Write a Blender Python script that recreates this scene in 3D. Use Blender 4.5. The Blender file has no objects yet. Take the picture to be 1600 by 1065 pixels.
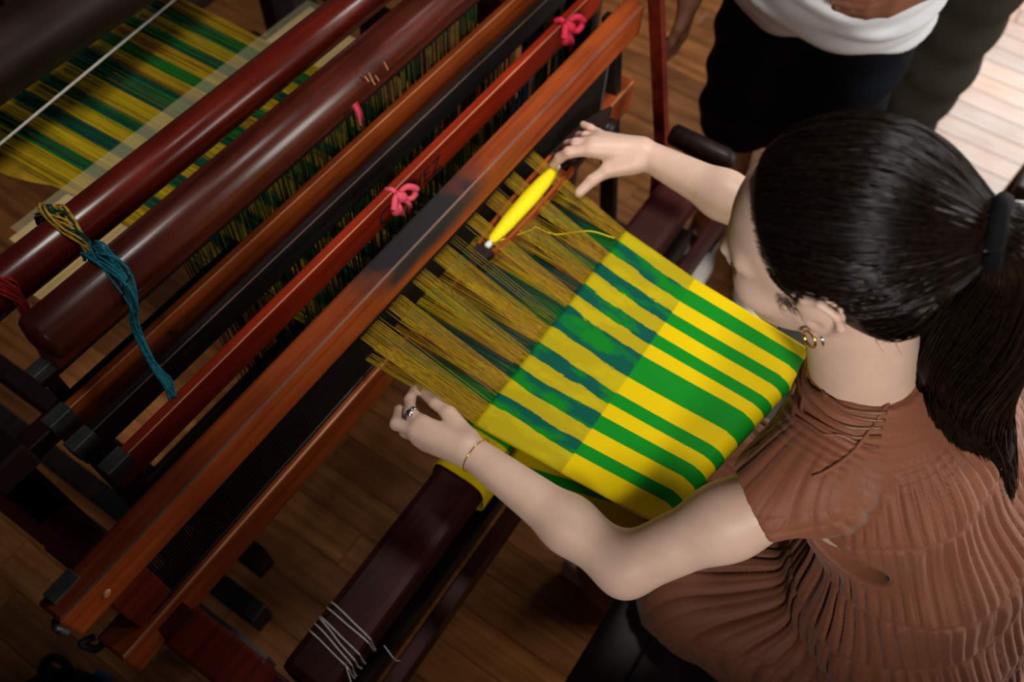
import bpy, bmesh, math, random
import numpy as np
from mathutils import Vector, Matrix

random.seed(4)
rng = np.random.default_rng(4)
scene = bpy.context.scene
COL = scene.collection

# ------------------------------------------------------------------ camera
# world: X along the loom's beams, Y away from the weaver, Z up; metres
FPX = 1326.7
CAM = np.array([0.0, 0.0, 1.92])
CX = np.array([0.5557, -0.6933, 0.4588])      # world X in camera (right, down, forward)
CY = np.array([-0.8303, -0.4880, 0.2683])
CZ = np.cross(CX, CY)
CM = np.array([CX, CY, CZ])                   # world = CM @ cam


def at(x, y, z):
    """point of the place seen at pixel (x, y) of the photograph at height z"""
    r = CM @ np.array([(x - 800) / FPX, (y - 532.5) / FPX, 1.0])
    return CAM + r * ((z - CAM[2]) / r[2])


cam_data = bpy.data.cameras.new('camera')
cam = bpy.data.objects.new('camera', cam_data)
COL.objects.link(cam)
cam_data.sensor_width = 36
cam_data.lens = FPX * 36 / 1600
cam_data.clip_start = 0.02
cam_data.dof.use_dof = True
cam_data.dof.focus_distance = 1.02
cam_data.dof.aperture_fstop = 3.2
right, down, fwd = CM[:, 0], CM[:, 1], CM[:, 2]
m = Matrix(((right[0], -down[0], -fwd[0], CAM[0]), (right[1], -down[1], -fwd[1], CAM[1]),
            (right[2], -down[2], -fwd[2], CAM[2]), (0, 0, 0, 1)))
cam.matrix_world = m
scene.camera = cam

# ------------------------------------------------------------------ light
scene.view_settings.view_transform = 'Standard'
scene.view_settings.look = 'None'
scene.view_settings.gamma = 1
scene.view_settings.use_curve_mapping = False
scene.view_settings.exposure = 0.18
world = bpy.data.worlds.new('world')
scene.world = world
world.use_nodes = True
bg = world.node_tree.nodes['Background']
bg.inputs[0].default_value = (0.75, 0.85, 1.0, 1)
bg.inputs[1].default_value = 0.012


def area(name, loc, target, sx, sy, power, col, spread=180):
    d = bpy.data.lights.new(name, 'AREA')
    d.shape = 'RECTANGLE'
    d.size, d.size_y, d.energy, d.color = sx, sy, power, col
    d.spread = math.radians(spread)
    o = bpy.data.objects.new(name, d)
    COL.objects.link(o)
    o.location = loc
    o.rotation_euler = (Vector(target) - Vector(loc)).to_track_quat('-Z', 'Y').to_euler()
    return o


area('window_daylight', (4.9, -0.75, 1.75), (0.9, 0.05, 0.7), 1.7, 1.5, 105, (1.0, 0.97, 0.92))


def spot(name, loc, target, power, size, blend, radius, col):
    d = bpy.data.lights.new(name, 'SPOT')
    d.energy, d.spot_size, d.spot_blend, d.shadow_soft_size, d.color = power, math.radians(size), blend, radius, col
    o = bpy.data.objects.new(name, d)
    COL.objects.link(o)
    o.location = loc
    o.rotation_euler = (Vector(target) - Vector(loc)).to_track_quat('-Z', 'Y').to_euler()
    return o


area('back_window_daylight', (2.9, -2.95, 1.85), (0.9, 0.2, 0.85), 1.7, 1.5, 60, (1.0, 0.96, 0.90))
spot('weaver_fill_spot', (-1.25, -0.85, 2.45), (0.80, 0.10, 1.10), 200, 35, 1.0, 0.22, (1.0, 0.94, 0.88))  # added unseen fill from behind left, lifts the weaver's cheek, neck and arms
spot('overhead_fill_spot', (1.30, 0.05, 2.95), (0.95, 0.10, 0.9), 140, 46, 1.0, 0.2, (1.0, 0.95, 0.90))  # added unseen overhead light, narrow cone leaves the loom's left end dark
spot('back_warp_fill_spot', (0.20, 0.62, 3.0), (0.52, 1.16, 0.85), 110, 30, 1.0, 0.35, (1.0, 0.95, 0.88))  # added unseen fill that brightens the warp behind the rollers

# ------------------------------------------------------------------ helpers


def link(name, me, parent=None, mats=()):
    o = bpy.data.objects.new(name, me)
    COL.objects.link(o)
    for mt in mats:
        me.materials.append(mt)
    if parent is not None:
        o.parent = parent
        base = np.array(parent['_b']) if '_b' in parent else np.zeros(3)
        o.location = Vector(-base)
        o['_b'] = [0.0, 0.0, 0.0]
        if '_b' in parent and parent.get('_part'):
            o.location = (0, 0, 0)
        o['_part'] = 1
    return o


def thing(name, label, cat, loc=(0, 0, 0), group=None, kind=None):
    o = bpy.data.objects.new(name, None)
    o.empty_display_size = 0.05
    COL.objects.link(o)
    o.location = loc
    o['_b'] = [float(c) for c in loc]
    tag(o, label, cat, group, kind)
    return o


def tag(o, label=None, cat=None, group=None, kind=None):
    if label: o['label'] = label
    if cat: o['category'] = cat
    if group: o['group'] = group
    if kind: o['kind'] = kind
    return o


def mesh_np(name, V, F, smooth=True):
    me = bpy.data.meshes.new(name)
    V = np.asarray(V, dtype=np.float32)
    F = np.asarray(F, dtype=np.int32)
    n, k = F.shape
    me.vertices.add(len(V))
    me.vertices.foreach_set('co', V.ravel())
    me.loops.add(n * k)
    me.loops.foreach_set('vertex_index', F.ravel())
    me.polygons.add(n)
    me.polygons.foreach_set('loop_start', np.arange(0, n * k, k, dtype=np.int32))
    me.update(calc_edges=True)
    if smooth:
        me.polygons.foreach_set('use_smooth', np.ones(n, dtype=bool))
    me.validate()
    return me


def color_attr(me, cols):
    a = me.color_attributes.new('yarn', 'FLOAT_COLOR', 'POINT')
    c = np.ones((len(cols), 4), dtype=np.float32)
    c[:, :3] = cols
    a.data.foreach_set('color', c.ravel())


def box_me(name, x0, x1, y0, y1, z0, z1, b=0.004, wear=None, seg=2):
    """bevelled bar; faces of the bevel whose normal is close to `wear` take material 1"""
    bm = bmesh.new()
    bmesh.ops.create_cube(bm, size=1)
    for v in bm.verts:
        v.co = Vector(((x0 + x1) / 2 + v.co.x * (x1 - x0), (y0 + y1) / 2 + v.co.y * (y1 - y0),
                       (z0 + z1) / 2 + v.co.z * (z1 - z0)))
    if b:
        bmesh.ops.bevel(bm, geom=bm.edges[:], offset=b, segments=seg, profile=0.6, affect='EDGES')
    bm.normal_update()
    if wear:
        w = Vector(wear).normalized()
        for f in bm.faces:
            if f.normal.dot(w) > 0.88 and f.calc_area() > b * b * 4:
                f.material_index = 1
    me = bpy.data.meshes.new(name)
    bm.to_mesh(me)
    bm.free()
    return me


def xform(me, mat):
    me.transform(mat)
    return me


def bar_between(name, a, b, w, t, bevel=0.003, up=(0, 0, 1)):
    """bevelled bar of section w x t running from a to b"""
    a, b = Vector(a), Vector(b)
    L = (b - a).length
    me = box_me(name, 0, L, -w / 2, w / 2, -t / 2, t / 2, bevel)
    x = (b - a).normalized()
    y = Vector(up).cross(x).normalized()
    z = x.cross(y)
    M = Matrix((x, y, z)).transposed().to_4x4()
    M.translation = a
    me.transform(M)
    return me


def lathe_x(name, prof, cy, cz, seg=40, caps=True):
    """solid turned about an axis parallel to X; prof = [(x, r), ...]"""
    n = len(prof)
    th = np.linspace(0, 2 * np.pi, seg, endpoint=False)
    V = [(x, cy + r * math.cos(t), cz + r * math.sin(t)) for x, r in prof for t in th]
    F = []
    for i in range(n - 1):
        for j in range(seg):
            k = (j + 1) % seg
            F.append((i * seg + j, i * seg + k, (i + 1) * seg + k, (i + 1) * seg + j))
    me = bpy.data.meshes.new(name)
    me.from_pydata(V, [], F + ([tuple(range(seg))[::-1], tuple((n - 1) * seg + j for j in range(seg))] if caps else []))
    for p in me.polygons:
        p.use_smooth = len(p.vertices) == 4
    me.update()
    return me


def smooth_path(pts, n):
    """Catmull-Rom through pts, n samples"""
    P = np.asarray(pts, float)
    P = np.vstack([2 * P[0] - P[1], P, 2 * P[-1] - P[-2]])
    m = len(P) - 3
    out = []
    for t in np.linspace(0, m - 1e-6, n):
        i = int(t); u = t - i
        a, b, c, d = P[i:i + 4]
        out.append(.5 * (2 * b + (c - a) * u + (2 * a - 5 * b + 4 * c - d) * u * u + (3 * b - a - 3 * c + d) * u ** 3))
    return np.array(out)


def tubes_vf(paths, radii, sides=4):
    """paths (S, n, 3), radii (S, n): many tubes in one go"""
    P = np.asarray(paths, float)
    R = np.asarray(radii, float)
    S, n, _ = P.shape
    T = np.gradient(P, axis=1)
    T /= np.linalg.norm(T, axis=2, keepdims=True) + 1e-12
    ref = np.where(np.abs(T[..., 2:3]) < .9, np.array([0, 0, 1.0]), np.array([1.0, 0, 0]))
    A = np.cross(T, ref); A /= np.linalg.norm(A, axis=2, keepdims=True) + 1e-12
    B = np.cross(T, A)
    th = np.linspace(0, 2 * np.pi, sides, endpoint=False)
    V = P[:, :, None] + R[:, :, None, None] * (A[:, :, None] * np.cos(th)[None, None, :, None] + B[:, :, None] * np.sin(th)[None, None, :, None])
    s, i, j = np.meshgrid(np.arange(S), np.arange(n - 1), np.arange(sides), indexing='ij')
    idx = lambda s, i, j: (s * n + i) * sides + j % sides
    F = np.stack([idx(s, i, j), idx(s, i, j + 1), idx(s, i + 1, j + 1), idx(s, i + 1, j)], -1).reshape(-1, 4)
    return V.reshape(-1, 3), F


def tube_me(name, pts, r, n=None, sides=8):
    n = n or max(8, len(pts) * 6)
    p = smooth_path(pts, n)
    rr = np.interp(np.linspace(0, 1, n), np.linspace(0, 1, len(np.atleast_1d(r))), np.atleast_1d(r))
    V, F = tubes_vf(p[None], rr[None], sides)
    me = mesh_np(name, V, F)
    bm = bmesh.new(); bm.from_mesh(me)
    bmesh.ops.holes_fill(bm, edges=[e for e in bm.edges if e.is_boundary], sides=0)
    bm.to_mesh(me); bm.free()
    return me


# ------------------------------------------------------------------ implicit surfaces -> one mesh
def smin(a, b, k):
    h = np.clip(.5 + .5 * (b - a) / k, 0, 1)
    return b + (a - b) * h - k * h * (1 - h)


def cone(a, b, ra, rb):
    a = np.asarray(a, float); b = np.asarray(b, float); ab = b - a; L = ab @ ab + 1e-12
    def f(P):
        t = np.clip(((P - a) @ ab) / L, 0, 1)
        return np.linalg.norm(P - a - t[:, None] * ab, axis=1) - (ra + (rb - ra) * t)
    return f


def ell(c, r, R=None):
    c = np.asarray(c, float); r = np.asarray(r, float)
    def f(P):
        q = P - c
        if R is not None: q = q @ R
        k0 = np.linalg.norm(q / r, axis=1); k1 = np.linalg.norm(q / (r * r), axis=1)
        return np.where(k1 < 1e-9, -r.min(), k0 * (k0 - 1) / np.maximum(k1, 1e-9))
    return f


def plane(n, d):
    n = np.asarray(n, float); n = n / np.linalg.norm(n)
    return lambda P: P @ n - d


def surf(name, prims, h, lo, hi, B=12):
    """prims: list of (f, k, op) with op '+', '-', '&'; naive surface nets on a sparse grid"""
    lo = np.asarray(lo, float); hi = np.asarray(hi, float)
    nb = np.ceil((hi - lo) / (h * B)).astype(int)
    I = np.stack(np.meshgrid(*[np.arange(n) for n in nb], indexing='ij'), -1).reshape(-1, 3)
    C = lo + (I + .5) * h * B
    Rb = h * B * .87
    D = np.stack([f(C) for f, k, op in prims], 0)
    plus = [i for i, p in enumerate(prims) if p[2] == '+']
    dm = D[plus].min(0)
    act = np.where(np.abs(dm) < Rb * 1.35 + .035)[0]
    g = np.stack(np.meshgrid(*[np.arange(B + 1)] * 3, indexing='ij'), -1).reshape(-1, 3)
    cells, cpos, edges = [], [], []
    for a in act:
        P = lo + (I[a] * B + g) * h
        d = None
        for i, (f, k, op) in enumerate(prims):
            if op == '+':
                if D[i, a] > dm[a] + 2 * Rb + k + .012: continue
                v = f(P)
                d = v if d is None else smin(d, v, k)
            elif op == '-':
                if D[i, a] > Rb * 1.3 + k + .012: continue
                if d is not None: d = -smin(-d, f(P), k)
            else:
                if d is not None: d = -smin(-d, -f(P), k)
        if d is None or d.min() > 0 or d.max() < 0: continue
        d = d.reshape(B + 1, B + 1, B + 1)
        s = d < 0
        cnt = np.zeros((B, B, B)); acc = np.zeros((B, B, B, 3))
        for ax in range(3):
            o1 = [slice(0, B + 1)] * 3; o1[ax] = slice(0, B)
            o2 = [slice(0, B + 1)] * 3; o2[ax] = slice(1, B + 1)
            d0, d1 = d[tuple(o1)], d[tuple(o2)]
            x = (d0 < 0) != (d1 < 0)
            t = np.where(x, d0 / np.where(x, d0 - d1, 1), 0)
            u, w = [q for q in range(3) if q != ax]
            ii = np.argwhere(x)
            if len(ii):
                own = ii[(ii[:, u] < B) & (ii[:, w] < B)]
                if len(own):
                    edges.append((ax, own + I[a] * B, s[tuple(own.T)]))
                tt = t[tuple(ii.T)]
                pos = ii.astype(float); pos[:, ax] += tt
                for du in (0, 1):
                    for dw in (0, 1):
                        cc = ii.copy(); cc[:, u] -= du; cc[:, w] -= dw
                        ok = (cc[:, u] >= 0) & (cc[:, w] >= 0) & (cc[:, u] < B) & (cc[:, w] < B)
                        np.add.at(cnt, tuple(cc[ok].T), 1)
                        np.add.at(acc, tuple(cc[ok].T), pos[ok])
        cc = np.argwhere(cnt > 0)
        if len(cc):
            cells.append(cc + I[a] * B)
            cpos.append((acc[tuple(cc.T)] / cnt[tuple(cc.T)][:, None] + I[a] * B) * h + lo)
    cells = np.concatenate(cells); V = np.concatenate(cpos)
    N = nb * B + 2
    key = lambda c: ((c[:, 0] + 1) * (N[1] + 1) + (c[:, 1] + 1)) * (N[2] + 1) + c[:, 2] + 1
    ck = key(cells); order = np.argsort(ck); cks = ck[order]
    F = []
    for ax in range(3):
        e = [(p, s) for q, p, s in edges if q == ax]
        if not e: continue
        p = np.concatenate([x[0] for x in e]); s = np.concatenate([x[1] for x in e])
        u, w = [(1, 2), (2, 0), (0, 1)][ax]
        quad = []
        good = np.ones(len(p), bool)
        for du, dw in ((1, 1), (0, 1), (0, 0), (1, 0)):
            c = p.copy(); c[:, u] -= du; c[:, w] -= dw
            kk = key(c)
            j = np.clip(np.searchsorted(cks, kk), 0, len(cks) - 1)
            good &= cks[j] == kk
            quad.append(order[j])
        quad = np.stack(quad, 1)
        quad[~s] = quad[~s][:, ::-1]
        F.append(quad[good])
    F = np.concatenate(F)
    return V, F


def vnormals(V, F):
    n = np.cross(V[F[:, 2]] - V[F[:, 0]], V[F[:, 3]] - V[F[:, 1]])
    N = np.zeros_like(V)
    for k in range(4): np.add.at(N, F[:, k], n)
    return N / (np.linalg.norm(N, axis=1, keepdims=True) + 1e-12)


def relax(V, F, it=2, lam=.5):
    V = V.copy()
    E = np.concatenate([F[:, [0, 1]], F[:, [1, 2]], F[:, [2, 3]], F[:, [3, 0]]])
    for _ in range(it):
        S = np.zeros_like(V); c = np.zeros(len(V))
        np.add.at(S, E[:, 0], V[E[:, 1]]); np.add.at(c, E[:, 0], 1)
        np.add.at(S, E[:, 1], V[E[:, 0]]); np.add.at(c, E[:, 1], 1)
        V += lam * (S / np.maximum(c, 1)[:, None] - V)
    return V


# ------------------------------------------------------------------ materials
def nodes_of(name):
    mt = bpy.data.materials.new(name)
    mt.use_nodes = True
    nt = mt.node_tree
    return mt, nt, nt.nodes['Principled BSDF']


def N(nt, typ, **kw):
    n = nt.nodes.new(typ)
    for k, v in kw.items():
        if k in n.inputs: n.inputs[k].default_value = v
        else: setattr(n, k, v)
    return n


def ramp(nt, fac, stops, interp='LINEAR'):
    r = nt.nodes.new('ShaderNodeValToRGB')
    r.color_ramp.interpolation = interp
    el = r.color_ramp.elements
    while len(el) < len(stops): el.new(0.5)
    for e, (p, c) in zip(el, stops):
        e.position = p; e.color = (*c, 1)
    nt.links.new(fac, r.inputs[0])
    return r.outputs[0]


def wood(name, dark, light, rough=0.35, coat=0.25, scale=(3, 60, 60), bump=0.15, grime=0.35, objrand=0.0, spec=0.5):
    mt, nt, b = nodes_of(name)
    tc = N(nt, 'ShaderNodeTexCoord')
    mp = N(nt, 'ShaderNodeMapping'); mp.inputs['Scale'].default_value = scale
    nt.links.new(tc.outputs['Object'], mp.inputs[0])
    vec = mp.outputs[0]
    oi = N(nt, 'ShaderNodeObjectInfo')
    if objrand:
        ad = N(nt, 'ShaderNodeVectorMath', operation='ADD')
        ml = N(nt, 'ShaderNodeVectorMath', operation='SCALE'); ml.inputs['Scale'].default_value = 40
        cb = N(nt, 'ShaderNodeCombineXYZ')
        for k in range(3): nt.links.new(oi.outputs['Random'], cb.inputs[k])
        nt.links.new(cb.outputs[0], ml.inputs[0])
        nt.links.new(mp.outputs[0], ad.inputs[0]); nt.links.new(ml.outputs[0], ad.inputs[1])
        vec = ad.outputs[0]
    n1 = N(nt, 'ShaderNodeTexNoise', Scale=1.0, Detail=6.0, Roughness=0.65, Distortion=0.4)
    nt.links.new(vec, n1.inputs['Vector'])
    col = ramp(nt, n1.outputs[0], [(0.32, dark), (0.68, light)])
    n2 = N(nt, 'ShaderNodeTexNoise', Scale=9.0, Detail=4.0)
    nt.links.new(tc.outputs['Object'], n2.inputs['Vector'])
    g = ramp(nt, n2.outputs[0], [(0.35, (1 - grime,) * 3), (0.62, (1, 1, 1))])
    mx = N(nt, 'ShaderNodeMix', data_type='RGBA', blend_type='MULTIPLY'); mx.inputs[0].default_value = 1
    nt.links.new(col, mx.inputs[6]); nt.links.new(g, mx.inputs[7])
    out = mx.outputs[2]
    if objrand:
        hv = N(nt, 'ShaderNodeHueSaturation')
        mr = N(nt, 'ShaderNodeMapRange'); mr.inputs[3].default_value = 1 - objrand; mr.inputs[4].default_value = 1 + objrand
        nt.links.new(oi.outputs['Random'], mr.inputs[0]); nt.links.new(mr.outputs[0], hv.inputs['Value'])
        nt.links.new(out, hv.inputs['Color']); out = hv.outputs[0]
    nt.links.new(out, b.inputs['Base Color'])
    rr = N(nt, 'ShaderNodeMapRange'); rr.inputs[3].default_value = rough - .1; rr.inputs[4].default_value = rough + .14
    nt.links.new(n2.outputs[0], rr.inputs[0]); nt.links.new(rr.outputs[0], b.inputs['Roughness'])
    b.inputs['Coat Weight'].default_value = coat
    b.inputs['Coat Roughness'].default_value = 0.25
    b.inputs['Specular IOR Level'].default_value = spec
    bp = N(nt, 'ShaderNodeBump', Strength=bump, Distance=0.002)
    nt.links.new(n1.outputs[0], bp.inputs['Height']); nt.links.new(bp.outputs[0], b.inputs['Normal'])
    return mt


def plain(name, col, rough=0.6, metal=0.0, noise=0.12, nscale=120, bump=0.0, sheen=0.0, sss=0.0, spec=0.35):
    mt, nt, b = nodes_of(name)
    b.inputs['Specular IOR Level'].default_value = spec
    tc = N(nt, 'ShaderNodeTexCoord')
    n1 = N(nt, 'ShaderNodeTexNoise', Scale=float(nscale), Detail=4.0)
    nt.links.new(tc.outputs['Object'], n1.inputs['Vector'])
    lo = tuple(c * (1 - noise) for c in col); hi = tuple(min(1, c * (1 + noise)) for c in col)
    nt.links.new(ramp(nt, n1.outputs[0], [(.3, lo), (.7, hi)]), b.inputs['Base Color'])
    b.inputs['Roughness'].default_value = rough
    b.inputs['Metallic'].default_value = metal
    if sheen: b.inputs['Sheen Weight'].default_value = sheen
    if sss:
        b.inputs['Subsurface Weight'].default_value = sss
        b.inputs['Subsurface Radius'].default_value = (.012, .005, .003)
        b.inputs['Subsurface Scale'].default_value = .6
    if bump:
        bp = N(nt, 'ShaderNodeBump', Strength=bump, Distance=0.001)
        nt.links.new(n1.outputs[0], bp.inputs['Height']); nt.links.new(bp.outputs[0], b.inputs['Normal'])
    return mt


def yarn_mat(name, rough=0.75, vscale=(300, 8, 300)):
    mt, nt, b = nodes_of(name)
    a = N(nt, 'ShaderNodeAttribute', attribute_name='yarn')
    tc = N(nt, 'ShaderNodeTexCoord')
    mp = N(nt, 'ShaderNodeMapping'); mp.inputs['Scale'].default_value = vscale
    nt.links.new(tc.outputs['Object'], mp.inputs[0])
    n1 = N(nt, 'ShaderNodeTexNoise', Scale=1.0, Detail=3.0)
    nt.links.new(mp.outputs[0], n1.inputs['Vector'])
    g = ramp(nt, n1.outputs[0], [(.3, (.55, .55, .55)), (.7, (1, 1, 1))])
    mx = N(nt, 'ShaderNodeMix', data_type='RGBA', blend_type='MULTIPLY'); mx.inputs[0].default_value = 1
    nt.links.new(a.outputs['Color'], mx.inputs[6]); nt.links.new(g, mx.inputs[7])
    nt.links.new(mx.outputs[2], b.inputs['Base Color'])
    b.inputs['Roughness'].default_value = rough
    b.inputs['Specular IOR Level'].default_value = .25
    return mt


M = {}
M['red'] = wood('varnished_red_wood', (.085, .006, .0025), (.20, .019, .005), .42, .05, spec=.25)
M['scarlet'] = wood('bright_red_painted_wood', (.22, .012, .0035), (.42, .03, .0055), .45, .03, grime=.25, spec=.22)
M['orange'] = wood('worn_orange_red_wood', (.21, .030, .005), (.42, .082, .011), .48, .03, grime=.3, spec=.22)
M['roller'] = wood('dark_mahogany_roller', (.05, .007, .0035), (.14, .019, .007), .27, .3, bump=.25)
M['roller_red'] = wood('polished_red_roller', (.09, .006, .0025), (.22, .018, .005), .22, .4)
M['dark'] = wood('dark_stained_wood', (.008, .003, .002), (.024, .008, .004), .5, .03, spec=.25)
M['black'] = wood('blackened_worn_wood', (.005, .004, .004), (.018, .014, .013), .45, .05, spec=.3)
M['grey'] = wood('grey_weathered_and_sheen_wood', (.05, .045, .045), (.12, .11, .105), .5, 0)  # weathered grey; on the side rail it paints a lit sheen
M['maroon'] = wood('deep_maroon_wood', (.022, .002, .0012), (.055, .005, .003), .5, .04, spec=.25)
M['bare'] = wood('bare_worn_wood_edge', (.45, .17, .06), (.75, .36, .16), .5, 0, grime=.45)
M['greyworn'] = wood('grey_worn_edge', (.09, .04, .028), (.22, .11, .075), .45, .03, spec=.25)
M['pale'] = wood('pale_bamboo', (.55, .36, .12), (.75, .55, .25), .5, .1, grime=.15)
M['plank'] = wood('floor_board', (.20, .065, .016), (.47, .185, .05), .36, .12, scale=(60, 2.2, 60), bump=.12, grime=.3, objrand=.3)
def handrail_mat():
    """orange wood, blackened and polished where hands have held it"""
    mt = wood('handrail_wood', (.21, .028, .005), (.40, .075, .010), .46, .03, grime=.3, spec=.25)
    nt = mt.node_tree; b = nt.nodes['Principled BSDF']
    src = b.inputs['Base Color'].links[0].from_socket
    tc = N(nt, 'ShaderNodeTexCoord')
    sp = N(nt, 'ShaderNodeSeparateXYZ'); nt.links.new(tc.outputs['Object'], sp.inputs[0])
    nz = N(nt, 'ShaderNodeTexNoise', Scale=14.0, Detail=3.0); nt.links.new(tc.outputs['Object'], nz.inputs['Vector'])
    ad = N(nt, 'ShaderNodeMath', operation='MULTIPLY_ADD'); ad.inputs[1].default_value = .16; nt.links.new(nz.outputs[0], ad.inputs[0]); nt.links.new(sp.outputs[0], ad.inputs[2])
    mx = ramp(nt, ad.outputs[0], [(.50, (0, 0, 0)), (.58, (1, 1, 1)), (.74, (1, 1, 1)), (.83, (0, 0, 0))])
    az = N(nt, 'ShaderNodeMath', operation='MULTIPLY_ADD'); az.inputs[1].default_value = .03; nt.links.new(nz.outputs[0], az.inputs[0]); nt.links.new(sp.outputs[2], az.inputs[2])
    mr = N(nt, 'ShaderNodeMapRange'); mr.inputs[1].default_value = .960; mr.inputs[2].default_value = .985; nt.links.new(az.outputs[0], mr.inputs[0])
    mu = N(nt, 'ShaderNodeMath', operation='MULTIPLY'); nt.links.new(mx, mu.inputs[0]); nt.links.new(mr.outputs[0], mu.inputs[1])
    m = N(nt, 'ShaderNodeMix', data_type='RGBA'); nt.links.new(mu.outputs[0], m.inputs[0]); nt.links.new(src, m.inputs[6]); m.inputs[7].default_value = (.022, .020, .022, 1)
    nt.links.new(m.outputs[2], b.inputs['Base Color'])
    return mt


def film_mat():
    """pale lath thin enough for the dyed yarns to show through"""
    mt, nt, b = nodes_of('pale_translucent_lath')
    b.inputs['Base Color'].default_value = (.80, .72, .42, 1)
    b.inputs['Roughness'].default_value = .55
    b.inputs['Alpha'].default_value = .12
    return mt


M['handrail'] = handrail_mat()
M['film'] = film_mat()
M['gap'] = plain('dark_floor_gap', (.05, .02, .008), .8)
M['wall'] = plain('plaster_wall', (.5, .42, .33), .85, nscale=6)
M['skin'] = plain('fair_skin', (.63, .43, .33), .48, noise=.05, nscale=40, sss=.12)
M['skin_tan'] = plain('tan_skin', (.30, .13, .075), .5, noise=.06, nscale=40)
M['hairm'] = plain('dark_brown_hair', (.004, .0024, .0018), .4, noise=.5, nscale=300, spec=.12)
M['strand'] = plain('brown_hair_strand', (.008, .0042, .0027), .27, noise=.6, nscale=160, spec=.28)
M['dress'] = plain('rust_brown_crepe', (.20, .066, .030), .62, noise=.12, nscale=700, bump=.25, sheen=.15)
M['satin'] = plain('brown_satin_band', (.16, .06, .032), .35, noise=.2, nscale=400)
M['gold'] = plain('gold', (.85, .5, .14), .22, 1.0, .05)
M['silver'] = plain('silver', (.75, .75, .78), .18, 1.0, .05)
M['gunmetal'] = plain('dark_metal', (.12, .12, .13), .35, 1.0, .1)
M['bracket'] = plain('grey_metal_bracket', (.10, .105, .10), .45, .6, .3, 60)
M['blackknit'] = plain('black_fabric', (.004, .004, .0045), .8, noise=.3, spec=.08)
M['white'] = plain('white_cotton', (.84, .89, .94), .8, noise=.03)
M['navy'] = plain('black_navy_shorts_cloth', (.006, .0085, .013), .75, noise=.25, nscale=300, spec=.08)
M['olive'] = plain('olive_drab_cloth', (.045, .042, .030), .8, noise=.2, nscale=300, spec=.08)
M['shoe_white'] = plain('white_shoe_leather', (.70, .68, .64), .5, noise=.04)
M['shoe_black'] = plain('black_shoe_leather', (.012, .010, .010), .5)
M['pink'] = plain('pink_cloth_strip', (.85, .10, .16), .7, noise=.1, nscale=60)
M['magenta'] = plain('crimson_cloth_strip', (.62, .02, .06), .7, noise=.1, nscale=60)
M['teal'] = plain('teal_yarn', (.008, .17, .23), .8, noise=.5, nscale=220)
M['redyarn'] = plain('red_yarn', (.32, .006, .008), .85, noise=.5, nscale=220)
M['string'] = plain('white_string', (.55, .52, .47), .7)
M['ink'] = plain('black_marker_ink', (.012, .008, .008), .6)
M['yarn'] = yarn_mat('dyed_yarn')
M['pirn'] = plain('bright_yellow_yarn', (.95, .75, .0), .65, noise=.08, nscale=500, bump=.4)
M['whiteplastic'] = plain('white_plastic', (.75, .75, .72), .4)
M['blue'] = plain('blue_nylon', (.01, .06, .14), .6)
M['lash'] = plain('black_lash', (.01, .007, .006), .6)
M['lip'] = plain('lip_pink', (.48, .18, .15), .45)

# ------------------------------------------------------------------ room
floor = link('floor', box_me('floor', -1.2, 5.2, -3.25, 4.2, -0.06, -0.018, 0), None, [M['gap']])
tag(floor, 'warm brown narrow-board wooden floor', None, None, 'structure')
pw = 0.088
pm = {}
for L in (0.8, 1.05, 1.3):
    me = box_me('floor_board', -pw / 2 + .0006, pw / 2 - .0006, -L / 2 + .001, L / 2 - .001, -.02, 0, .0012, seg=1)
    me.materials.append(M['plank'])
    pm[L] = me
boards, outer = [], []
x = -1.14
while x < 4.95:
    y = -2.4 - random.random() * .6
    while y < 3.4:
        L = random.choice((0.8, 1.05, 1.3))
        c = np.array([x, y + L / 2, 0])
        q = CM.T @ (c - CAM)
        px, py = q[0] / q[2] * FPX + 800, q[1] / q[2] * FPX + 532
        if q[2] > .3 and -420 < px < 1950 and -420 < py < 1480:
            boards.append((c, L))
        else:
            outer.append((c, L))
        y += L
    x += pw
for c, L in boards:
    o = bpy.data.objects.new('floor_board', pm[L])
    COL.objects.link(o)
    o.parent = floor
    o.location = c

bm = bmesh.new()
for c, L in outer:
    n0 = len(bm.verts)
    bm.from_mesh(pm[L]); bm.verts.ensure_lookup_table()
    bmesh.ops.translate(bm, verts=bm.verts[n0:], vec=Vector(c))
me = bpy.data.meshes.new('outer_floor_boards'); bm.to_mesh(me); bm.free()
o = link('outer_floor_boards', me, None, [M['plank']]); o.parent = floor; o['kind'] = 'stuff'

wr = []
for a in ((5.0, 5.2, -3.05, -1.65, 0, 2.9), (5.0, 5.2, .15, 4.2, 0, 2.9), (5.0, 5.2, -1.65, .15, 0, .95), (5.0, 5.2, -1.65, .15, 2.55, 2.9)):
    wr.append(a)
bm = bmesh.new()
for a in wr:
    t = box_me('t', *a, 0)
    bm.from_mesh(t)
me = bpy.data.meshes.new('wall_right'); bm.to_mesh(me); bm.free()
wallr = tag(link('wall_right', me, None, [M['wall']]), 'plain plaster wall with a tall window opening', None, None, 'structure')
win = tag(link('window_1', box_me('window_1', 5.03, 5.09, -1.65, -1.59, .95, 2.55, .004), None, [M['dark']]), 'dark wooden window frame in the plaster wall', None, None, 'structure')
for a in ((5.03, 5.09, .09, .15, .95, 2.55), (5.03, 5.09, -.78, -.72, .95, 2.55), (5.03, 5.09, -1.59, .09, .95, 1.01), (5.03, 5.09, -1.59, .09, 2.49, 2.55)):
    link('frame_bar', box_me('frame_bar', *a, .004), win, [M['dark']])

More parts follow.
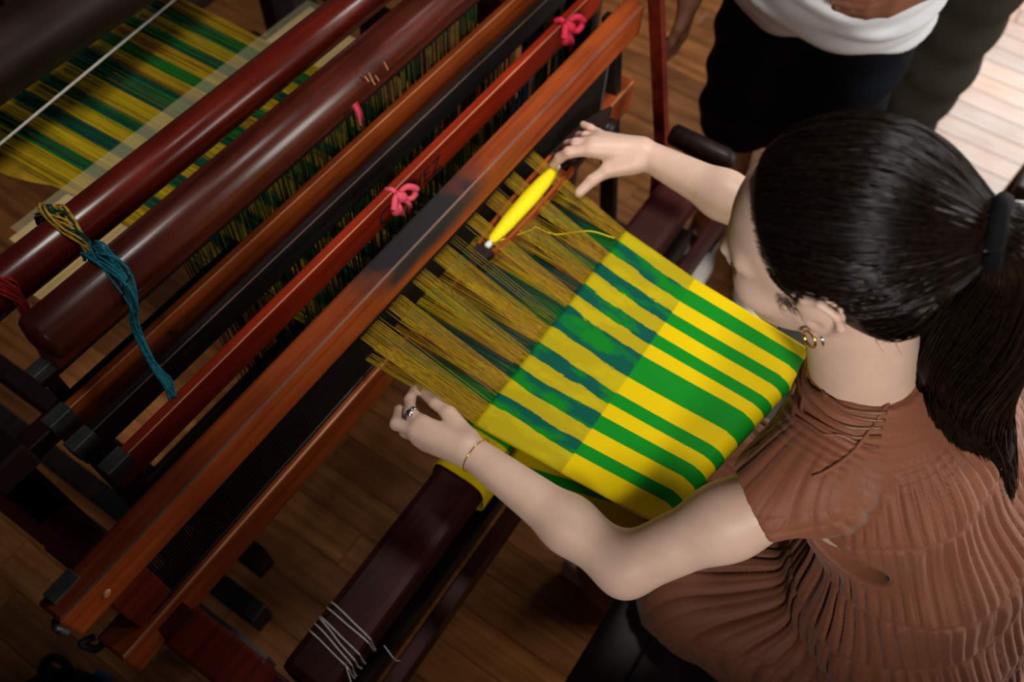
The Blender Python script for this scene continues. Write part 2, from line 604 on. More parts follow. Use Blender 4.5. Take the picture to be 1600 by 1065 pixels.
bm = bmesh.new()
for a in ((-1.2, 2.0, -3.25, -3.05, 0, 2.9), (3.8, 5.2, -3.25, -3.05, 0, 2.9), (2.0, 3.8, -3.25, -3.05, 0, 1.05), (2.0, 3.8, -3.25, -3.05, 2.65, 2.9)):
    bm.from_mesh(box_me('t', *a, 0))
me = bpy.data.meshes.new('wall_back'); bm.to_mesh(me); bm.free()
tag(link('wall_back', me, None, [M['wall']]), 'plaster wall behind the weaver with a wide window opening', None, None, 'structure')
win = tag(link('window_2', box_me('window_2', 2.0, 2.06, -3.18, -3.12, 1.05, 2.65, .004), None, [M['dark']]), 'dark wooden window frame behind the weaver', None, None, 'structure')
for a in ((3.74, 3.8, -3.18, -3.12, 1.05, 2.65), (2.87, 2.93, -3.18, -3.12, 1.05, 2.65), (2.06, 3.74, -3.18, -3.12, 1.05, 1.11), (2.06, 3.74, -3.18, -3.12, 2.59, 2.65)):
    link('frame_bar', box_me('frame_bar', *a, .004), win, [M['dark']])

# ------------------------------------------------------------------ loom frame
loom = thing('floor_loom', 'dark red wooden floor loom frame with round rollers above striped warp', 'loom', (.6, .9, 0))


def lp(name, me, mat='red', parent=None, label=None, wear=None):
    o = link(name, me, parent or loom, [M[mat]] + ([M[wear]] if wear else []))
    if label: o['label'] = label
    return o


# rollers and back beams
XL, XR = .12, 1.32
lp('roller', lathe_x('roller', [(.02, .024), (.025, .028), (XR, .028)], .783, 1.10), 'roller_red', label='slim polished red roller')
r2 = lp('roller', lathe_x('roller', [(.135, .012), (.14, .028), (.146, .032), (XR, .032)], .690, 1.10), 'roller', label='thick scratched mahogany roller')
for i, (px, py) in enumerate([(570, 119), (576, 114), (580, 124), (600, 97), (586, 118)]):
    a = at(px, py, 1.118)
    link('scratch', bar_between('scratch', a + [0, -.0, .0], a + [.002, -.004, -.013 if i % 2 else -.009], .0022, .0022, .0005), r2, [M['bare']])
lp('roller_board', box_me('roller_board', .14, XR, .704, .726, 1.02, 1.066, .004), 'roller', label='flat board under the thick roller')
lp('back_beam', lathe_x('back_beam', [(-.05, .05), (-.04, .056), (1.5, .056)], 1.238, 1.0, 32), 'dark', label='thick dark round back beam')
lp('back_rail', box_me('back_rail', -.05, 1.5, 1.31, 1.37, 1.02, 1.09, .01), 'dark')
lp('back_rail', box_me('back_rail', -.05, 1.5, 1.43, 1.52, .98, 1.06, .01), 'dark')
lp('warp_beam', lathe_x('warp_beam', [(.1, .05), (.11, .07), (1.2, .07), (1.21, .05)], 1.62, .62, 24), 'dark')
# left side frame
lp('side_rail', box_me('side_rail', .042, .066, .50, 1.75, .22, .30, .004), 'grey', label='lower rail of the side frame with its sheen painted grey')  # grey colour stands in for sheen on the rail's lit top face
lp('side_rail', box_me('side_rail', .004, .040, .50, 1.75, .17, .27, .004), 'maroon')
lp('side_rail', box_me('side_rail', .090, .130, .56, 1.75, .24, .31, .004), 'black')
lp('side_rail', box_me('side_rail', .150, .185, .56, 1.75, .42, .50, .004), 'dark')
lp('side_rail', box_me('side_rail', -.018, .042, .36, 1.6, .66, .745, .005), 'red')
for y in (.70, 1.55):
    lp('post', box_me('post', -.022, .046, y, y + .07, 0, 1.14 if y > 1 else .66, .005), 'dark')
lp('post', box_me('post', -.018, .042, .33, .40, 0, .66, .005), 'maroon')
# right side frame
lp('side_rail', box_me('side_rail', 1.30, 1.36, .60, 1.75, .70, .78, .005), 'red')
lp('side_rail', box_me('side_rail', 1.30, 1.36, .28, 1.75, .18, .26, .005), 'dark')
for y in (.64, 1.55):
    lp('post', box_me('post', 1.298, 1.362, y, y + .07, 0, 1.14 if y > 1 else 1.22, .005), 'dark')
lp('post', box_me('post', 1.05, 1.12, 1.20, 1.27, 0, .93, .005), 'grey')
lp('cross_rail', box_me('cross_rail', 1.12, 1.42, 1.10, 1.20, .74, .80, .006), 'red')
lp('slot_board', box_me('slot_board', 1.15, 1.19, .98, 1.12, .60, .74, .003), 'black')
lp('brace', bar_between('brace', (1.05, 1.3, .80), (1.36, 1.02, .80), .09, .04), 'red')
# bearings that carry rollers
for xx in (1.30,):
    lp('roller_bearing', box_me('roller_bearing', 1.285, 1.33, .62, .86, 1.02, 1.075, .004), 'dark')
lp('roller_bearing', box_me('roller_bearing', .00, .05, .62, .86, 1.03, 1.075, .004), 'dark')
lp('post', box_me('post', .0, .05, .745, .80, .60, 1.04, .004), 'dark')
# dark spool rack and red rail seen under the rollers at the left end
lp('side_rail', box_me('side_rail', .05, .45, .715, .745, .90, .93, .004), 'maroon')
# breast beam on short brackets
A, Bq = np.array([.462, .038, .826]), np.array([.815, -.027, .826])
lp('breast_beam', bar_between('breast_beam', A, Bq, .032, .032, .010), 'red')
for t in (.3, .8):
    p = A + (Bq - A) * t
    lp('bracket', bar_between('bracket', p - [0, 0, .01], (p[0], .33, .35), .03, .03), 'dark')
lp('cross_rail', box_me('cross_rail', .0, 1.34, .31, .36, .30, .37, .005), 'dark')
# cloth beam
cbm = lp('cloth_beam', box_me('cloth_beam', .05, 1.36, .295, .378, .545, .628, .014, seg=2), 'maroon', label='square maroon cloth beam under the cloth')
lp('beam_board', box_me('beam_board', .05, 1.36, .236, .262, .47, .53, .004), 'maroon')
for i, (xa, tw) in enumerate(((.108, 0), (.116, .004), (.128, .006), (.133, .001), (.152, .004), (.158, .0))):
    pts = []
    for k in range(26):
        a = 2 * math.pi * k / 25
        c, s = math.cos(a), math.sin(a)
        q = max(abs(c), abs(s)) / .0435 if max(abs(c), abs(s)) > .8 else 1 / .053
        pts.append((xa + tw * math.sin(a + i) + .006 * c, .3365 + c / q, .5865 + s / q))
    link('string_wrap', tube_me('string_wrap', pts, .0015, 60, 5), cbm, [M['string']])
link('string_wrap', tube_me('string_wrap', [(.105, .30, .63), (.085, .27, .632), (.07, .262, .60), (.068, .25, .54)], .0012, 24, 5), cbm, [M['string']])
lp('string_tail', tube_me('string_tail', [at(600, 1008, .632), at(617, 1030, .615), at(625, 1032, .57)], .001, 16, 5), 'string')
# dark rounded handle and knob at the right end
lp('brake_lever', lathe_x('brake_lever', [(-.065, .004), (-.06, .016), (-.045, .021), (.06, .021), (.066, .015)], 0, 0, 20), 'dark')
o = loom.children[-1] if False else [c for c in COL.objects if c.name.startswith('brake_lever')][-1]
o.data.transform(Matrix.Translation((1.155, .30, .80)) @ Matrix.Rotation(math.pi / 2, 4, 'Z'))
lp('knob', lathe_x('knob', [(1.075, .004), (1.08, .014), (1.10, .016), (1.115, .010)], .47, .80, 20), 'black')

# ------------------------------------------------------------------ batten (beater)
bat = thing('batten', 'hanging wooden beater with worn orange handrail and dark reed in front of the heddles', 'beater', (.6, .5, .76))
ht = link('handrail', box_me('handrail', -.06, 1.205, .486, .522, .935, .995, .004, (0, -.6, .8)), bat, [M['handrail'], M['greyworn']])
ht['label'] = 'worn orange top handrail of the beater'
rc = link('race_bar', box_me('race_bar', -.06, 1.235, .488, .536, .735, .805, .004, (0, -.6, .8)), bat, [M['orange'], M['bare']])
rc['label'] = 'lower race bar of the beater with bare worn edge'
reed = link('reed', box_me('reed', .0, 1.12, .497, .511, .928, .937, .002), bat, [M['black']])
link('reed_base', box_me('reed_base', .0, 1.12, .497, .511, .803, .812, .002), reed, [M['black']])
n = 300
V, F = [], []
for i in range(n):
    xx = .005 + 1.11 * i / (n - 1)
    b0 = len(V)
    for dx in (-.0005, .0005):
        for dy in (.4985, .5095):
            for z in (.81, .93):
                V.append((xx + dx, dy, z))
    F += [(b0, b0 + 1, b0 + 3, b0 + 2), (b0 + 4, b0 + 6, b0 + 7, b0 + 5), (b0, b0 + 4, b0 + 5, b0 + 1), (b0 + 2, b0 + 3, b0 + 7, b0 + 6)]
d = link('reed_dents', mesh_np('reed_dents', V, F, False), reed, [M['black']])
d['kind'] = 'stuff'
link('reed_end', box_me('reed_end', 1.055, 1.13, .500, .518, .70, .936, .004), bat, [M['grey']])
link('sword', bar_between('sword', (1.216, .487, 1.06), (1.216, .397, .70), .026, .018, .003, (1, 0, 0)), bat, [M['red']])
link('sword', bar_between('sword', (1.216, .402, .72), (1.216, .32, .10), .026, .018, .003, (1, 0, 0)), bat, [M['maroon']])
link('sword', bar_between('sword', (1.185, .535, .96), (1.185, .42, .12), .034, .022, .003, (1, 0, 0)), bat, [M['black']])
link('sword', bar_between('sword', (.012, .505, .80), (.012, .40, .10), .03, .045, .003, (1, 0, 0)), bat, [M['maroon']])
sp = link('batten_bracket', box_me('batten_bracket', -.02, .036, .498, .524, .80, .94, .003), bat, [M['red']])
link('metal_clip', box_me('metal_clip', -.05, -.015, .505, .523, .9945, .9985, .001), ht, [M['bracket']])
link('metal_clip', tube_me('metal_clip', [(-.062, .50, .98), (-.066, .49, .985), (-.064, .485, .97)], .004, 12, 8), ht, [M['bracket']])
link('metal_clip', tube_me('metal_clip', [(-.06, .545, .79), (-.075, .55, .795), (-.07, .535, .785), (-.06, .53, .79)], .005, 14, 8), rc, [M['bracket']])
for (xx, z) in ((-.012, .965), ):
    link('peg', lathe_x('peg', [(-.003, .004), (.0, .006), (.0025, .005)], 0, 0, 14), ht, [M['bare']])
    [c for c in COL.objects if c.name.startswith('peg')][-1].data.transform(Matrix.Translation((xx, .4862, z)) @ Matrix.Rotation(math.pi / 2, 4, 'Z'))
link('peg', lathe_x('peg', [(-.003, .004), (.0, .006), (.0025, .005)], 0, 0, 14), rc, [M['dark']])
[c for c in COL.objects if c.name.startswith('peg')][-1].data.transform(Matrix.Translation((-.005, .4882, .765)) @ Matrix.Rotation(math.pi / 2, 4, 'Z'))
link('worn_patch', lathe_x('worn_patch', [(-.001, .006), (.0008, .009), (.001, .004)], 0, 0, 14), rc, [M['bare']])
[c for c in COL.objects if c.name.startswith('worn_patch')][-1].data.transform(Matrix.Translation((.028, .525, .8052)) @ Matrix.Scale(1.8, 4, (1, 0, 0)) @ Matrix.Rotation(math.pi / 2, 4, 'Y'))

# ------------------------------------------------------------------ stripes of the textile
YEL = np.array((.72, .50, .004)); GRN = np.array((.004, .19, .016)); TEAL = np.array((.002, .075, .045))
ST = [.436, .473, .493, .521, .545, .569, .591, .624, .668, .693, .714, .742, .763, .788, .816, .840]   # yellow first


def stripe(u):
    """0 yellow, 1 green, for u in 0..1 across the width"""
    xx = .436 + u * .404
    k = 0
    for i in range(1, len(ST) - 1):
        if xx > ST[i]: k = i
    return k % 2


cloth = thing('woven_cloth', 'green and yellow striped handwoven cloth stretched on the loom', 'cloth', (.63, .2, .55))


def cloth_material():
    mt, nt, b = nodes_of('striped_handwoven_cloth')
    uv = N(nt, 'ShaderNodeUVMap')
    sep = N(nt, 'ShaderNodeSeparateXYZ'); nt.links.new(uv.outputs[0], sep.inputs[0])
    stops = []
    Yc, Gc = (.72, .52, .0), (.004, .23, .012)
    for i in range(len(ST) - 1):
        stops.append(((ST[i] - .436) / .404, Yc if i % 2 == 0 else Gc))
    bright = ramp(nt, sep.outputs[0], stops, 'CONSTANT')
    # wobble for the half blurred band with the dark weft
    mp = N(nt, 'ShaderNodeMapping'); mp.inputs['Scale'].default_value = (26, 9, 1)
    nt.links.new(uv.outputs[0], mp.inputs[0])
    n1 = N(nt, 'ShaderNodeTexNoise', Scale=1.0, Detail=4.0, Roughness=.6)
    nt.links.new(mp.outputs[0], n1.inputs['Vector'])
    off = N(nt, 'ShaderNodeMath', operation='MULTIPLY_ADD'); off.inputs[1].default_value = .05; off.inputs[2].default_value = -.025
    nt.links.new(n1.outputs[0], off.inputs[0])
    u2 = N(nt, 'ShaderNodeMath', operation='ADD'); nt.links.new(sep.outputs[0], u2.inputs[0]); nt.links.new(off.outputs[0], u2.inputs[1])
    Y2, G2 = (.42, .33, .006), (.002, .085, .055)
    st2 = [(p, Y2 if i % 2 == 0 else G2) for i, (p, c) in enumerate(stops)]
    dull = ramp(nt, u2.outputs[0], st2, 'CONSTANT')
    # green patches dyed into the teal
    mp2 = N(nt, 'ShaderNodeMapping'); mp2.inputs['Scale'].default_value = (16, 14, 1)
    nt.links.new(uv.outputs[0], mp2.inputs[0])
    n2 = N(nt, 'ShaderNodeTexNoise', Scale=1.0, Detail=3.0); nt.links.new(mp2.outputs[0], n2.inputs['Vector'])
    pf = ramp(nt, n2.outputs[0], [(.46, (0, 0, 0)), (.6, (1, 1, 1))])
    half = ramp(nt, u2.outputs[0], [(p, (.5, .4, .005) if i % 2 == 0 else (.004, .2, .012)) for i, (p, c) in enumerate(stops)], 'CONSTANT')
    m1 = N(nt, 'ShaderNodeMix', data_type='RGBA'); nt.links.new(pf, m1.inputs[0]); nt.links.new(dull, m1.inputs[6]); nt.links.new(half, m1.inputs[7])
    # v = distance from the breast beam in metres; colour change of the weft at v = .167
    gt = N(nt, 'ShaderNodeMapRange'); gt.inputs[1].default_value = .1655; gt.inputs[2].default_value = .1685
    nt.links.new(sep.outputs[1], gt.inputs[0])
    m2 = N(nt, 'ShaderNodeMix', data_type='RGBA'); nt.links.new(gt.outputs[0], m2.inputs[0]); nt.links.new(bright, m2.inputs[6]); nt.links.new(m1.outputs[2], m2.inputs[7])
    # weave
    mp3 = N(nt, 'ShaderNodeMapping'); mp3.inputs['Scale'].default_value = (420, 1100, 1)
    nt.links.new(uv.outputs[0], mp3.inputs[0])
    ck = N(nt, 'ShaderNodeTexNoise', Scale=.6, Detail=2.0); nt.links.new(mp3.outputs[0], ck.inputs['Vector'])
    wv = ramp(nt, ck.outputs[0], [(.3, (.82, .82, .82)), (.7, (1, 1, 1))])
    m3 = N(nt, 'ShaderNodeMix', data_type='RGBA', blend_type='MULTIPLY'); m3.inputs[0].default_value = 1
    nt.links.new(m2.outputs[2], m3.inputs[6]); nt.links.new(wv, m3.inputs[7])
    nt.links.new(m3.outputs[2], b.inputs['Base Color'])
    b.inputs['Roughness'].default_value = .6
    b.inputs['Specular IOR Level'].default_value = .05
    bp = N(nt, 'ShaderNodeBump', Strength=.2, Distance=.0006)
    nt.links.new(ck.outputs[0], bp.inputs['Height']); nt.links.new(bp.outputs[0], b.inputs['Normal'])
    return mt


M['cloth'] = cloth_material()


def edgeL(y): return np.interp(y, [.028, .167, .305, .52], [.452, .441, .433, .431])
def edgeR(y): return np.interp(y, [-.041, .167, .305, .52], [.825, .840, .862, .881])


NU, rows = 96, []
prof_flat = np.linspace(0, 1, 46)
nprof = 46 + 14 + 20
V = np.zeros((nprof, NU + 1, 3)); UV = np.zeros((nprof, NU + 1, 2))
for j in range(NU + 1):
    u = j / NU
    yf = .028 + (-.041 - .028) * u
    FX = .452 + (.825 - .452) * u
    i = 0
    for t in prof_flat:
        y = .306 + (yf + .012 - .306) * t
        xx = edgeL(y) + (edgeR(y) - edgeL(y)) * u
        z = .851 - .004 * math.sin(math.pi * t) * math.sin(math.pi * u) + .0012 * math.sin(19 * u + 4 * t)
        V[i, j] = (xx, y, z); UV[i, j] = (u, y if t < 1 else 0); i += 1
    for a in np.linspace(.2, math.pi * .93, 14):
        V[i, j] = (FX, yf + .012 - .024 * math.sin(a), .827 + .0245 * math.cos(a)); UV[i, j] = (u, 0); i += 1
    y0, z0 = V[i - 1, j, 1:]
    for t in np.linspace(.05, 1, 20):
        V[i, j] = (FX - .012 * t, y0 + (.285 - y0) * t, z0 + (.648 - z0) * t - .008 * math.sin(math.pi * t)); UV[i, j] = (u, 0); i += 1
ii, jj = np.meshgrid(np.arange(nprof - 1), np.arange(NU), indexing='ij')
idx = lambda i, j: i * (NU + 1) + j
F = np.stack([idx(ii, jj), idx(ii, jj + 1), idx(ii + 1, jj + 1), idx(ii + 1, jj)], -1).reshape(-1, 4)[:, ::-1]


def cloth_mesh(name, V, F, UV):
    me = mesh_np(name, V.reshape(-1, 3), F)
    ul = me.uv_layers.new(name='UVMap')
    li = np.zeros(len(me.loops), dtype=np.int32); me.loops.foreach_get('vertex_index', li)
    ul.data.foreach_set('uv', UV.reshape(-1, 2)[li].astype(np.float32).ravel())
    return me


wo = link('woven_section', cloth_mesh('woven_section', V, F, UV), cloth, [M['cloth']])
sol = wo.modifiers.new('thickness', 'SOLIDIFY'); sol.thickness = .0012; sol.offset = -1
# cloth already wound on the cloth beam
n = 40
V = np.zeros((n + 1, NU + 1, 3)); UV = np.zeros((n + 1, NU + 1, 2))
for i in range(n + 1):
    a = 2 * math.pi * i / n * 1.0
    for j in range(NU + 1):
        u = j / NU
        c, s = math.cos(a), math.sin(a)
        q = (abs(c) ** 4 + abs(s) ** 4) ** .25
        rr = .050 + .004 * i / n
        V[i, j] = (.432 + .40 * u, .3365 + rr * c / q, .5865 + rr * s / q); UV[i, j] = (u, 0)
ii, jj = np.meshgrid(np.arange(n), np.arange(NU), indexing='ij')
F = np.stack([idx(ii, jj), idx(ii, jj + 1), idx(ii + 1, jj + 1), idx(ii + 1, jj)], -1).reshape(-1, 4)[:, ::-1]
ro = link('cloth_roll', cloth_mesh('cloth_roll', V, F, UV), cloth, [M['cloth']])
sol = ro.modifiers.new('thickness', 'SOLIDIFY'); sol.thickness = .0015; sol.offset = -1


def ribbons(X0, X1, ys, zfun, width, colfun, thick=.0004):
    """flat yarns running along Y; X0/X1 arrays give x at first/last y"""
    S, n = len(X0), len(ys)
    t = np.linspace(0, 1, n)
    V = np.zeros((S, n, 4, 3)); Cc = np.zeros((S, n, 4, 3))
    for k, (dx, dz) in enumerate(((-1, 0), (0, 1), (1, 0), (0, -1))):
        V[:, :, k, 0] = X0[:, None] + (X1 - X0)[:, None] * t[None] + dx * width / 2
        V[:, :, k, 1] = ys[None]
        V[:, :, k, 2] = zfun(t) + dz * thick
    for k in range(4): Cc[:, :, k] = colfun(t)
    s, i, j = np.meshgrid(np.arange(S), np.arange(n - 1), np.arange(4), indexing='ij')
    ix = lambda s, i, j: (s * n + i) * 4 + j % 4
    F = np.stack([ix(s, i, j), ix(s, i, j + 1), ix(s, i + 1, j + 1), ix(s, i + 1, j)], -1).reshape(-1, 4)
    return V.reshape(-1, 3), F, Cc.reshape(-1, 3)


def blob(u, t, seed, su=30, st=5):
    """smooth pseudo noise over (thread, length)"""
    r = np.random.default_rng(seed)
    v = 0
    for _ in range(6):
        a, b, c = r.uniform(.4, 1.6) * su, r.uniform(.4, 1.6) * st, r.uniform(0, 6.28)
        v = v + np.sin(a * u + b * t + c)
    return v / 6


def warp_part(name, S, ya, yb, za, zb, xa, xb, w, mix, seed, n=14, jit=.0, only=None):
    u = (np.arange(S) + .5) / S
    k = np.array([stripe(x) for x in u])
    if only is not None:
        keep = (k == only) | (np.random.default_rng(seed + 5).random(S) < (.12 if only == 0 else .5))
        u, k = u[keep], k[keep]; S = len(u)
    X0 = xa[0] + (xa[1] - xa[0]) * u; X1 = xb[0] + (xb[1] - xb[0]) * u
    if jit:
        r = np.random.default_rng(seed)
        X0 = X0 + r.normal(size=S) * jit; X1 = X1 + r.normal(size=S) * jit * .5
    ys = np.linspace(ya, yb, n)
    zj = np.random.default_rng(seed + 1).normal(size=S) * .0008
    zf = lambda t: (za + (zb - za) * t)[None] + zj[:, None]
    def cf(t):
        b = blob(u[:, None], t[None], seed, 34, 6)
        f = b + .25 * np.sin(211 * u)[:, None]
        gcol = np.where((f > .12)[..., None], GRN, TEAL)
        ycol = np.where((f > .3)[..., None], np.array((.50, .36, .006)), np.where((f < -.35)[..., None], np.array((.42, .20, .006)), np.array((.66, .46, .004))))
        col = np.where((k == 1)[:, None, None], gcol, ycol)
        return mix(col, u, t)
    V, F, C = ribbons(X0, X1, ys, zf, w, cf)
    return V, F, C


# unwoven warp in front of the reed: upper and lower shed, meeting at the fell
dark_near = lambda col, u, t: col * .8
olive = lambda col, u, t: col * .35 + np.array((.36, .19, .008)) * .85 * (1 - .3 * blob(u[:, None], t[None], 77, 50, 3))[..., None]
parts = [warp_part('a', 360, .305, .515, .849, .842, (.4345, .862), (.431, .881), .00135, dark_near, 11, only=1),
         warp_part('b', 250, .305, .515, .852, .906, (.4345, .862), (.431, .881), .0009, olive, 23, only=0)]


def join_parts(name, parts, parent, kind='stuff'):
    off = 0; VV, FF, CC = [], [], []
    for V, F, C in parts:
        VV.append(V); FF.append(F + off); CC.append(C); off += len(V)
    me = mesh_np(name, np.concatenate(VV), np.concatenate(FF), False)
    color_attr(me, np.concatenate(CC))
    o = link(name, me, parent, [M['yarn']])
    if kind: o['kind'] = kind
    return o


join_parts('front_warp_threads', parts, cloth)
ident = lambda col, u, t: col
parts = [warp_part('c', 330, .515, 1.62, .850, .850, (.431, .881), (.380, .850), .0017, ident, 31, 26, .0012),
         warp_part('d', 240, .70, 1.62, .846, .846, (.425, .879), (.372, .858), .0019, ident, 47, 22, .004)]
join_parts('back_warp_threads', parts, cloth)
# loose outer bundle at the left edge of the back warp
pp, rr = [], []
for k in range(16):
    pp.append(smooth_path([(.405 - .004 * k, 1.45, .85), (.392 - .0015 * k, 1.2, .848), (.405 + .001 * k, 1.06, .85), (.42, .92, .85)], 20)); rr.append(np.full(20, .0009))
V, F = tubes_vf(np.array(pp), np.array(rr), 4)
me = mesh_np('edge_threads', V, F); color_attr(me, np.tile(np.array((.45, .26, .01)), (len(V), 1)))
o = link('edge_threads', me, cloth, [M['yarn']]); o['kind'] = 'stuff'

# lease sticks under the warp
for (xa, xb, y0, y1, lab) in ((.285, 1.0, 1.062, 1.098, 'pale flat lease lath under the warp beside the back beam'), (.235, .98, .940, .985, 'pale flat lease lath under the warp below the two rollers')):
    me = box_me('lease_stick', xa, xb, y0, y1, .836, .841, .0012, seg=1)
    st_ = tag(link('lease_stick', me, None, [M['pale']]), lab, 'stick', 'flat lease sticks in the warp')
    if y0 > 1:
        o = link('clear_sleeve', box_me('clear_sleeve', xa + .012, xb, y0 - .002, y1 + .002, .8535, .8550, .0007, seg=1), st_, [M['film']])
p0, p1 = at(-60, 275, .93), at(330, -48, .93)
tag(link('tension_string', tube_me('tension_string', [p0, (p0 + p1) / 2, p1], .0022, 12, 6), None, [M['string']]), 'taut white string stretched across the back warp', 'string')

# ------------------------------------------------------------------ heddle frames
HC = [np.array(c) for c in ((.006, .045, .016), (.004, .07, .012), (.10, .10, .008), (.012, .018, .008), (.22, .19, .01), (.03, .014, .006))]


def heddle_frame(yf, th, hh, ztop, x0, x1, mat, wear, label, seed, xa, xb, n, zlow=.70, blue=False):
    t = thing('heddle_frame', label, 'heddle frame', ((x0 + x1) / 2, yf, .60), 'heddle frames behind the beater')
    tb = link('top_bar', box_me('top_bar', x0, x1, yf, yf + th, ztop - hh, ztop, .0022, (0, -.6, .8) if wear else None), t, [M[mat]] + ([M[wear]] if wear else []))
    link('bottom_bar', box_me('bottom_bar', x0, x1, yf, yf + th, .60, .645, .003), t, [M['dark']])
    for xe in (x0 + .004, x1 - .022):
        link('end_stile', box_me('end_stile', xe, xe + .018, yf + .001, yf + th - .001, .64, ztop - hh + .004, .002), t, [M['dark']])
    link('end_bracket', box_me('end_bracket', x0 - .003, x0 + .03, yf - .003, yf + th + .003, ztop - hh * .5, ztop + .0025, .0015), t, [M['bracket']])
    r = np.random.default_rng(seed)
    PP, RR, CC = [], [], []
    for i in range(n):
        xx = xa + (xb - xa) * (i + r.uniform(.1, .9)) / n
        c = HC[r.integers(0, 6)] * r.uniform(.5, 1.3)
        if blue and xx > .965 and xx < 1.02: c = np.array((.05, .13, .22))
        zs = np.linspace(ztop - hh + .002, .63, 6)
        y = yf + th / 2 + r.normal() * .004
        PP.append(np.stack([np.full(6, xx) + np.cumsum(r.normal(size=6)) * .0006, np.full(6, y), zs], 1))
        RR.append(np.full(6, .0011)); CC.append(np.tile(c, (6 * 3, 1)))
    V, F = tubes_vf(np.array(PP), np.array(RR), 3)
    me = mesh_np('heddles', V, F, False); color_attr(me, np.concatenate(CC))
    h = link('heddles', me, t, [M['yarn']]); h['kind'] = 'stuff'
    return t, tb


f1, bar1 = heddle_frame(.588, .015, .052, .97, .088, 1.24, 'scarlet', 'bare', 'bright red heddle frame with letters on its top bar behind the beater', 5, .42, 1.12, 240, blue=True)
heddle_frame(.648, .013, .045, .965, .085, 1.22, 'black', 'greyworn', 'blackened heddle frame between the bright red and the orange one', 6, .40, 1.05, 240)
heddle_frame(.690, .013, .058, .972, .09, 1.24, 'orange', 'bare', 'orange-brown heddle frame right below the thick roller', 7, .36, 1.05, 240)

heddle_frame(.729, .012, .03, 1.012, .12, 1.24, 'dark', None, 'dark heddle frame tucked under the thick roller', 9, .355, 1.05, 230)


def letters(txt, x, y, z, size, parent):
    cu = bpy.data.curves.new('letters', 'FONT')
    cu.body = txt; cu.size = size; cu.extrude = .0003; cu.resolution_u = 3
    o = bpy.data.objects.new('letters', cu)
    COL.objects.link(o)
    dg = bpy.context.evaluated_depsgraph_get()
    me = bpy.data.meshes.new_from_object(o.evaluated_get(dg))
    bpy.data.objects.remove(o)
    me.transform(Matrix.Translation((x, y, z)) @ Matrix.Rotation(math.pi / 2, 4, 'X'))
    me.materials.clear()
    link('painted_letters', me, parent, [M['ink']])


letters('VEZ', .672, .5876, .925, .042, bar1)
letters('C', .590, .5876, .925, .042, bar1)

# ------------------------------------------------------------------ bench
bench = thing('bench', 'dark wooden weaving bench under the person in the rust dress', 'bench', (.75, -.25, 0))
for (y0, y1) in ((-.0525, .028), (-.2205, -.0525), (-.40, -.2205)):
    link('seat_plank', box_me('seat_plank', .22, 1.25, y0, y1, .47, .50, .004), bench, [M['black']])
for xx in (.27, 1.15):
    for y in (-.36, -.04):
        link('leg', box_me('leg', xx, xx + .05, y, y + .05, 0, .472, .004), bench, [M['dark']])

# ------------------------------------------------------------------ weaver
weaver = thing('person', 'person in a gathered rust-brown dress with dark ponytail weaving at the loom', 'person', (.66, -.35, .50))
HO = np.array([.609, .003, 1.292])
HF = np.array([-.127, .931, -.342]); HL = np.array([-.970, -.188, -.151]); HU = np.array([-.205, .312, .928])
HR = np.stack([HF, HL, HU], 1)          # columns: forward, left, up


def hp(a, b, c): return HO + HR @ np.array([a, b, c], float)


P = []
add = lambda f, k=.01, op='+': P.append((f, k, op))
# skull and face
add(ell(hp(-.004, 0, .038), (.098, .076, .090), HR))
add(ell(hp(.040, 0, -.022), (.060, .060, .088), HR), .03)
for s in (1, -1):
    add(cone(hp(.008, s * .050, -.040), hp(.062, s * .020, -.092), .020, .018), .025)
    add(ell(hp(.064, s * .036, -.028), (.026, .027, .026), HR), .022)
    add(cone(hp(.086, s * .012, .020), hp(.074, s * .046, .022), .011, .010), .014)
add(ell(hp(.073, 0, -.092), (.024, .026, .020), HR), .022)
for s in (1, -1):
    add(ell(hp(.100, s * .032, .000), (.014, .016, .012), HR), .008, '-')
    add(ell(hp(.078, s * .032, .000), (.0125, .015, .0125), HR), .004)
add(cone(hp(.092, 0, .014), hp(.110, 0, -.026), .0075, .0100), .012)
for s in (1, -1):
    add(ell(hp(.100, s * .011, -.031), (.010, .008, .008), HR), .006)
add(ell(hp(.090, 0, -.055), (.009, .020, .006), HR), .006)
add(ell(hp(.088, 0, -.064), (.009, .018, .007), HR), .006)
# ears
for s in (1, -1):
    er = [(.013, .072, -.012), (.015, .078, .012), (.009, .084, .030), (-.007, .089, .035), (-.021, .092, .025), (-.024, .091, .004), (-.016, .086, -.016), (-.003, .080, -.029)]
    add(ell(hp(-.005, s * .080, .003), (.021, .0085, .032), HR), .005)
    for p, q in zip(er[:-1], er[1:]):
        add(cone(hp(p[0], s * p[1], p[2]), hp(q[0], s * q[1], q[2]), .0042, .0042), .003)
    add(ell(hp(.002, s * .078, -.031), (.0085, .005, .010), HR), .004)
    add(ell(hp(.001, s * .091, -.006), (.0085, .006, .010), HR), .003, '-')
    add(ell(hp(-.006, s * .094, .018), (.009, .005, .006), HR), .003, '-')
    add(cone(hp(.010, s * .081, -.008), hp(.011, s * .081, -.002), .0035, .003), .002)
